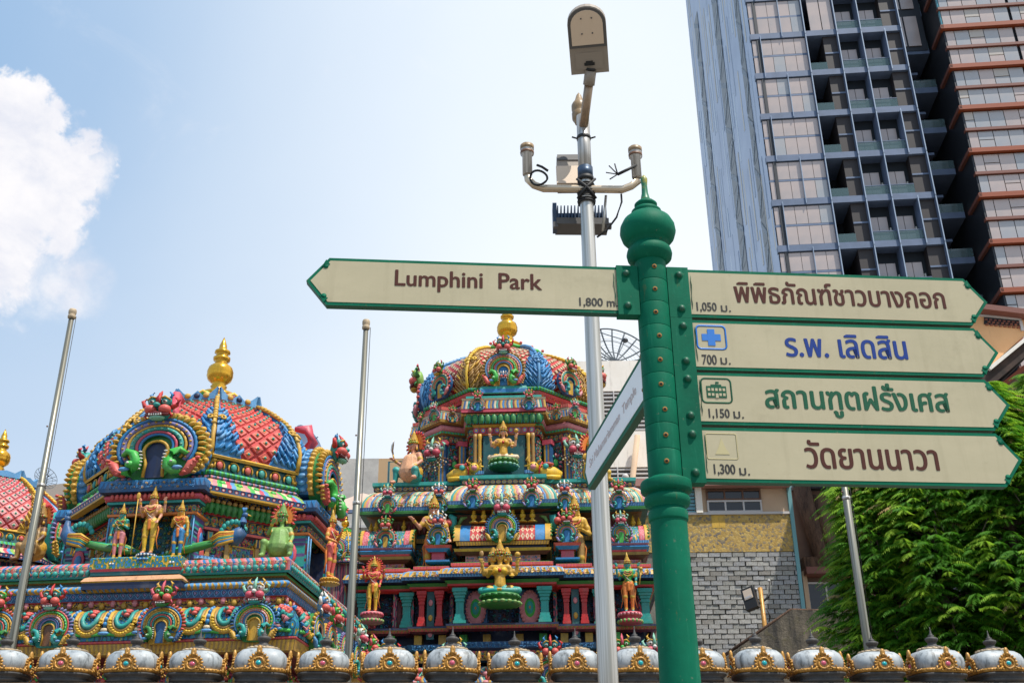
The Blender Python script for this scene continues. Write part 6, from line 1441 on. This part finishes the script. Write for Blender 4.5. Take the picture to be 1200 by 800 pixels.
    b=MB(); b.tube([fq(884,706),fq(892,706),fq(899,700),fq(902,694)],.025,'cable',6); b.tube([fq(901,702),fq(902,680)],.012,'cable',5); b.tube([fq(888,712),fq(893,707)],.02,'frame_white',5); b.ell(fq(901,680),.03,'frame_white',6,4); b.ell(fq(886,690),.03,'frame_white',6,4); b.tube([fq(886,690),fq(887,704)],.012,'cable',4); b.tube([fq(898,712),fq(903,722),fq(901,728)],.012,'cable',4); b.build('bracket',g)
    # tan gable house on the right
    Y4=27; g=thing('gable_house',(0,Y4,0),0,'tan rendered house with breeze blocks under the eave, right edge behind the arrow panels','building')
    def r(px,py): v=at(px,py,Y4); return (v.x,v.z)
    ob=[r(1040,520),r(1100,466),r(1146,440),r(1205,393),r(1260,350),r(1260,372),r(1138,364),r(1000,362),r(1000,520)]
    b=MB(); b.poly([r(1010,560),r(1140,447),r(1206,388),r(1206,373),r(1136,366),r(1010,364)],0,.3,'stucco_tan'); b.build('wall',g)
    b=MB(); b.poly([r(1010,368),r(1010,360),r(1134,361),r(1210,370),r(1210,376),r(1134,367)],-.35,5,'clad_rust'); b.build('eave',g)
    b=MB(); b.poly([r(1136,370),r(1196,376),r(1196,374),r(1138,368)],-.05,.0,'frame_white'); x_,z_=r(1196,388); b.bx(x_,x_+.08,-.06,0,z_,z_+.3,'frame_white'); x_,z_=r(1136,376); b.bx(x_,x_+.05,-.06,0,z_-.1,z_+.2,'frame_white'); b.build('trim',g)
    A0=r(1153,373); A1=r(1195,377)
    b=MB(); b.poly([r(1153,372),r(1195,376),r(1195,382),r(1153,380)],-.02,.05,'recess'); b.build('vent_opening',g)
    for row in range(3):
        for i in range(8):
            t=(i+.5*(row%2))/8; x_=A0[0]+(A1[0]-A0[0])*t; z_=A0[1]+(A1[1]-A0[1])*t-.05-.075*row; b=MB(); b.bx(x_,x_+.075,-.05,0,z_-.022,z_+.022,'brick_red' if row else 'clad_rust'); b.build('brick',g)
    b=MB(); b.poly([r(1110,474),r(1146,447),r(1210,394),r(1210,412),r(1160,455),r(1118,490)],-.8,3,'roof_dark'); b.build('roof_edge',g)
    b=MB(); b.poly([r(1143,446),r(1210,391),r(1210,396),r(1146,449)],-.9,3,'stucco_white'); b.build('flashing',g)
    b=MB(); b.poly([r(1120,500),r(1160,462),r(1210,420),r(1210,520),r(1120,540)],-.3,2,'brown_wall'); b.build('lower_wall',g)
    b=MB(); b.poly([r(1158,462),r(1206,424),r(1206,430),r(1160,468)],-.4,-.2,'clad_orange'); b.build('fascia',g)
    # roofs behind on the left
    Y5=42
    g=thing('rooftop_wall',(0,Y5,0),0,'long pale stained parapet wall behind the second flagpole','building')
    p0=at(330,538,Y5); p1=at(520,538,Y5); b=MB(); b.bx(p0.x,at(444,538,Y5).x,0,4,0,p0.z,'old_wall'); b.build('wall',g); b=MB(); b.bx(at(444,538,Y5).x,p1.x,.02,4,0,p0.z,'stucco_tan2'); b.build('wall',g)
    b=MB(); p=at(456,541,Y5-.5); b.tube([(p.x,-.5,p.z-3),(p.x,-.5,p.z),(p.x+1.0,-.5,p.z+.02)],.05,'pipe_cyan',6); b.build('pipe',g)
    Y6=39; g=thing('canopy',(0,Y6,0),0,'pale pink sagging canvas canopy below the parapet wall','canopy')
    b=MB(); n=16; vs=[]
    for i in range(n+1):
        px=335+ (460-335)*i/n; t=at(px,574-(6 if False else 0)-8*math.sin(PI*min(1,max(0,(px-370)/90))) ,Y6); lo=at(px,597,Y6); vs+=[(t.x,1.5+.3*math.sin(i),t.z),(lo.x,0,lo.z)]
    b.add(vs,[(2*i,2*i+1,2*i+3,2*i+2) for i in range(n)],'canvas',None,True); b.add([(v[0],v[1]+.06,v[2]-.04) for v in vs],[(2*i+2,2*i+3,2*i+1,2*i) for i in range(n)],'canvas',None,True); b.build('cloth',g)
    l0=at(335,598,Y6); l1=at(460,598,Y6); b=MB(); b.bx(l0.x,l1.x,-.05,.1,l0.z-.12,l0.z,'slab_grey'); b.build('beam',g); 
    for i in range(5): b=MB(); x_=l0.x+(l1.x-l0.x)*i/4; b.tube([(x_,.1,0),(x_,.1,l0.z)],.05,'slab_grey',6); b.build('post',g)
    Y7=38; g=thing('back_building',(0,Y7,0),0,'grey shuttered building front seen under the pink canopy','building')
    a0=at(320,600,Y7); a1=at(470,600,Y7); b=MB(); b.bx(a0.x,a1.x,1,5,0,a0.z,'old_wall'); b.build('wall',g)
    for i in range(9): b=MB(); z_=a0.z-.25-.28*i; b.bx(a0.x,a1.x,.85,1,z_-.1,z_,'louvre_white'); b.build('slat',g)
    # beige hump and dishes at the far left
    Y8=46; g=thing('rooftop_tank',(0,Y8,0),0,'beige curved rooftop between the far left dome and the left shrine','building')
    b=MB(); pts=[at(px,py,Y8) for px,py in((20,600),(30,583),(50,569),(75,566),(110,568),(150,575),(150,640),(20,640))]; b.poly([(p.x,p.z) for p in pts],0,3,'canvas2'); b.build('roof',g)
    b=MB(); b.bx(pts[0].x,pts[5].x,0.1,2.9,0,pts[6].z,'canvas2'); b.build('wall',g)
    c=at(51,562,44); g=thing('satellite_dish',(c.x,44,c.z-1.2),0,'dark mesh satellite dish beside the left flagpole, above the beige roof','satellite dish'); dish(g,.50,R(75),R(50),zc=1.2)
    c=at(357,522,30); g=thing('satellite_dish',(c.x,30,c.z-1.0),0,'grey solid satellite dish seen edge-on behind the right side of the left shrine','satellite dish')
    b=MB(); T=Matrix.Translation((0,0,1.0))@rotz(R(62))@rotx(R(68)); n=20; vs=[]
    for rr in(0,.3,.6): vs+=[T@Vector((rr*math.cos(2*PI*i/n),rr*math.sin(2*PI*i/n),rr*rr*.5)) for i in range(n)]
    for rr in(0,.3,.6): vs+=[T@Vector((rr*math.cos(2*PI*i/n),rr*math.sin(2*PI*i/n),rr*rr*.5-.03)) for i in range(n)]
    b.add(vs,[((j*n+i),(j*n+(i+1)%n),((j+1)*n+(i+1)%n),((j+1)*n+i)) for j in range(2) for i in range(n)]+[((j+1)*n+i,(j+1)*n+(i+1)%n,j*n+(i+1)%n,j*n+i) for j in(3,4) for i in range(n)],'slab_grey',None,True); b.build('reflector',g)
    b=MB(); b.tube([(0,0,-3),(0,0,1)],.04,'slab_grey',6); b.tube([(0,0,1),T@Vector((0,0,.5))],.02,'slab_grey',5); b.build('mast',g)
plain('paint_rose2',(.40,.20,.17),.7); plain('stucco_tan2',(.50,.33,.18),.8); plain('canvas2',(.40,.34,.29),.9)
# ---------------------------------------------------------------- foliage
def mats_leaf():
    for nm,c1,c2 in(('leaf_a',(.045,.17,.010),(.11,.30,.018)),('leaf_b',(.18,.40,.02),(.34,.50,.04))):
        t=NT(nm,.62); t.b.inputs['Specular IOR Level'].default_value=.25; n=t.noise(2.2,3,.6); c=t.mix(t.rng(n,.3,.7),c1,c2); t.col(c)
        tr=t.N.new('ShaderNodeBsdfTranslucent'); t.put(tr.inputs[0],c); mx=t.N.new('ShaderNodeMixShader'); mx.inputs[0].default_value=.5; t.L.new(t.b.outputs[0],mx.inputs[1]); t.L.new(tr.outputs[0],mx.inputs[2])
        o=[q for q in t.N if q.type=='OUTPUT_MATERIAL'][0]; t.L.new(mx.outputs[0],o.inputs[0])
    paint('leaf_dry',(.30,.20,.06),.8,.3); paint('bark',(.10,.07,.05),.9,.4)
mats_leaf()
def tree(label,cx,cy,zt,rx,ry,n,seed,zlo=0,fr=.34):
    g=thing('weeping_tree',(cx,cy,0),0,label,'tree','weeping trees beside the stair wall')
    rg=np.random.default_rng(seed); 
    b=MB(); b.tube([(0,0,0),(.05,0,zt*.5),(0,.05,zt*.92)],[.16,.12,.03],'bark',8); b.build('trunk',g)
    b=MB(); py=random.Random(seed); tips=[]
    for i in range(70):
        z=zlo+(zt-zlo)*py.random()*.95; a=py.random()*2*PI; k=(1-((z-zlo)/(zt-zlo))**2.6)**.5; e=(rx*k*.85*math.cos(a),ry*k*.85*math.sin(a),z-.25)
        b.tube([(0,0,z),(e[0]*.5,e[1]*.5,z+.18),e],[.03,.02,.008],'bark',4)
    b.build('branch',g)
    # fronds: drooping sprays of narrow leaflets
    V=[];Fc=[];Mi=[]
    nl=13
    for i in range(n):
        z=zlo+(zt-zlo)*rg.random()**.9; k=max(.05,(1-((z-zlo)/(zt-zlo))**2.6))**.5
        a=rg.random()*2*PI; rad=rg.random()**.33; lump=.82+.22*math.sin(3*a+2.1*z+seed)+.10*math.sin(7*a-4*z)
        ox,oy=rx*k*rad*lump*math.cos(a),ry*k*rad*lump*math.sin(a)
        
        if math.sin(5.1*a+3.3*z+seed)*math.sin(2.7*z-4.1*a)<-.62: continue
        L=fr*(.45+1.1*rg.random()); az=a+(rg.random()-.5)*1.8; el=.35-.5*rg.random()
        p=np.array([ox,oy,z]); d=np.array([math.cos(az)*math.cos(el),math.sin(az)*math.cos(el),math.sin(el)])
        mi=2 if rg.random()<.02 else 1 if (rg.random()<.16+.30*(z>zt*.8)+ .25*(ox<-rx*.4)) else 0  # bright leaves crowd the top and left: sunlight painted into leaf colour
        side=np.cross(d,[0,0,1.]); side/=np.linalg.norm(side)+1e-9
        for j in range(nl):
            t=j/nl; q=p+d*L*t+np.array([0,0,-.55*L*t*t]); dd=d+np.array([0,0,-1.1*t]); dd/=np.linalg.norm(dd)
            for s in(-1,1):
                ll=L*.40*(1-.75*t)*(.7+.5*rg.random()); w_=ll*.14
                ld=side*s*.75+dd*.65+np.array([0,0,-.28-.3*rg.random()]); ld/=np.linalg.norm(ld); up=np.cross(ld,dd); nn=np.cross(up,ld)
                o=len(V); m_=q+ld*ll*.5
                wv=np.cross(ld,np.array([0,0,1.]))*.6+dd*.5; wv/=np.linalg.norm(wv)+1e-9
                V+= [q,m_+wv*w_+np.array([0,0,.02*ll]),q+ld*ll+np.array([0,0,-.15*ll]),m_-wv*w_]
                Fc.append((o,o+1,o+2,o+3)); Mi.append(mi)
    me=bpy.data.meshes.new('foliage'); V=np.array(V,dtype=np.float32); nv=len(V); nf=len(Fc)
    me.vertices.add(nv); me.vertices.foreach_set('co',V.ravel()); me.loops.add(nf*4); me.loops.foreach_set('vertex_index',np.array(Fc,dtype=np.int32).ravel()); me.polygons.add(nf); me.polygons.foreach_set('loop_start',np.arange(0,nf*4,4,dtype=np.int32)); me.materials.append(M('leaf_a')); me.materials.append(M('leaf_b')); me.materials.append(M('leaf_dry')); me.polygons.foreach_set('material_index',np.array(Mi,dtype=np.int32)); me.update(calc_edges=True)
    o=put('crown',me,g); o['kind']='stuff'; return g
def build_trees():
    for px,Y,top,rx,ry,n,s,lab in((1035,18.2,532,.95,1.0,4600,1,'bright green feathery tree nearest the stair wall, behind the right flagpole'),(1105,17.6,520,1.15,1.0,6000,2,'dense green feathery tree in the middle of the foliage, below the arrow tips'),(1200,17.2,452,1.05,1.0,5600,3,'tallest dark green feathery tree at the right edge of the picture'),(1275,17.5,440,1.2,1.0,3500,4,'feathery green tree cut by the right edge of the picture')):
        c=at(px,700,Y); zt=at(px,top,Y).z; tree(lab,c.x,Y,zt,rx,ry,n,s,2.6)
# ---------------------------------------------------------------- ground
def build_ground():
    t=NT('asphalt',.9); n=t.noise(30,4,.6); t.col(t.mix(n,(.045,.045,.047),(.065,.065,.065))); t.bump(n,.3,.01)
    t=NT('paving',.85); n=t.noise(3,5,.6); t.col(t.mix(n,(.26,.24,.21),(.19,.18,.17)))
    t=NT('earth',.95); n=t.noise(.6,5,.6); t.col(t.mix(n,(.20,.18,.15),(.14,.13,.11)))
    plain('road_paint',(.75,.75,.7),.7)
    def sheet(name,x0,x1,y0,y1,z,m):
        b=MB(); b.add([(x0,y0,z),(x1,y0,z),(x1,y1,z),(x0,y1,z)],[(0,1,2,3)],m); o=b.build(name); o['kind']='structure'; return o
    sheet('ground',-1500,1500,-1500,1500,0,'earth'); sheet('road',-200,200,5.2,9.4,.004,'asphalt')
    for nm,y0,y1 in(('pavement',-3,5.2),('pavement',9.4,10.7)):
        b=MB(); b.bx(-200,200,y0,y1,-.1,.13,'paving'); o=b.build(nm); o['kind']='structure'
    b=MB()
    for i in range(-20,20): b.add([(i*3,7.25,.008),(i*3+1.5,7.25,.008),(i*3+1.5,7.35,.008),(i*3,7.35,.008)],[(0,1,2,3)],'road_paint')
    o=b.build('road_marking'); o['kind']='structure'
# ================================================================ build
build_ground()
build_left(); statues_left()
p=at(-6,566,24); small_dome(p.x,24,p.z-1.62*.9,.9,'sunlit lattice dome with gold finial cut by the left edge of the picture',R(-5.4))
p=at(402,660,24.5); small_dome(p.x,24.5,at(402,655,24.5).z,.36,'small sunlit yellow lattice dome between the left shrine and the tower',R(-5.4),True)
build_middle(); statues_middle()
build_wall(); build_signpost(); build_lamp()
flagpole(-5.415,7.72,'tall flagpole at the far left in front of the left shrine',joint=5.45); flagpole(-1.785,7.53,'flagpole standing between the left shrine and the tall tower',joint=5.2); flagpole(3.78,6.6,'flagpole in front of the green foliage on the right',joint=5.2)
build_highrise(); build_neighbours(); build_trees()
bpy.context.view_layer.update()
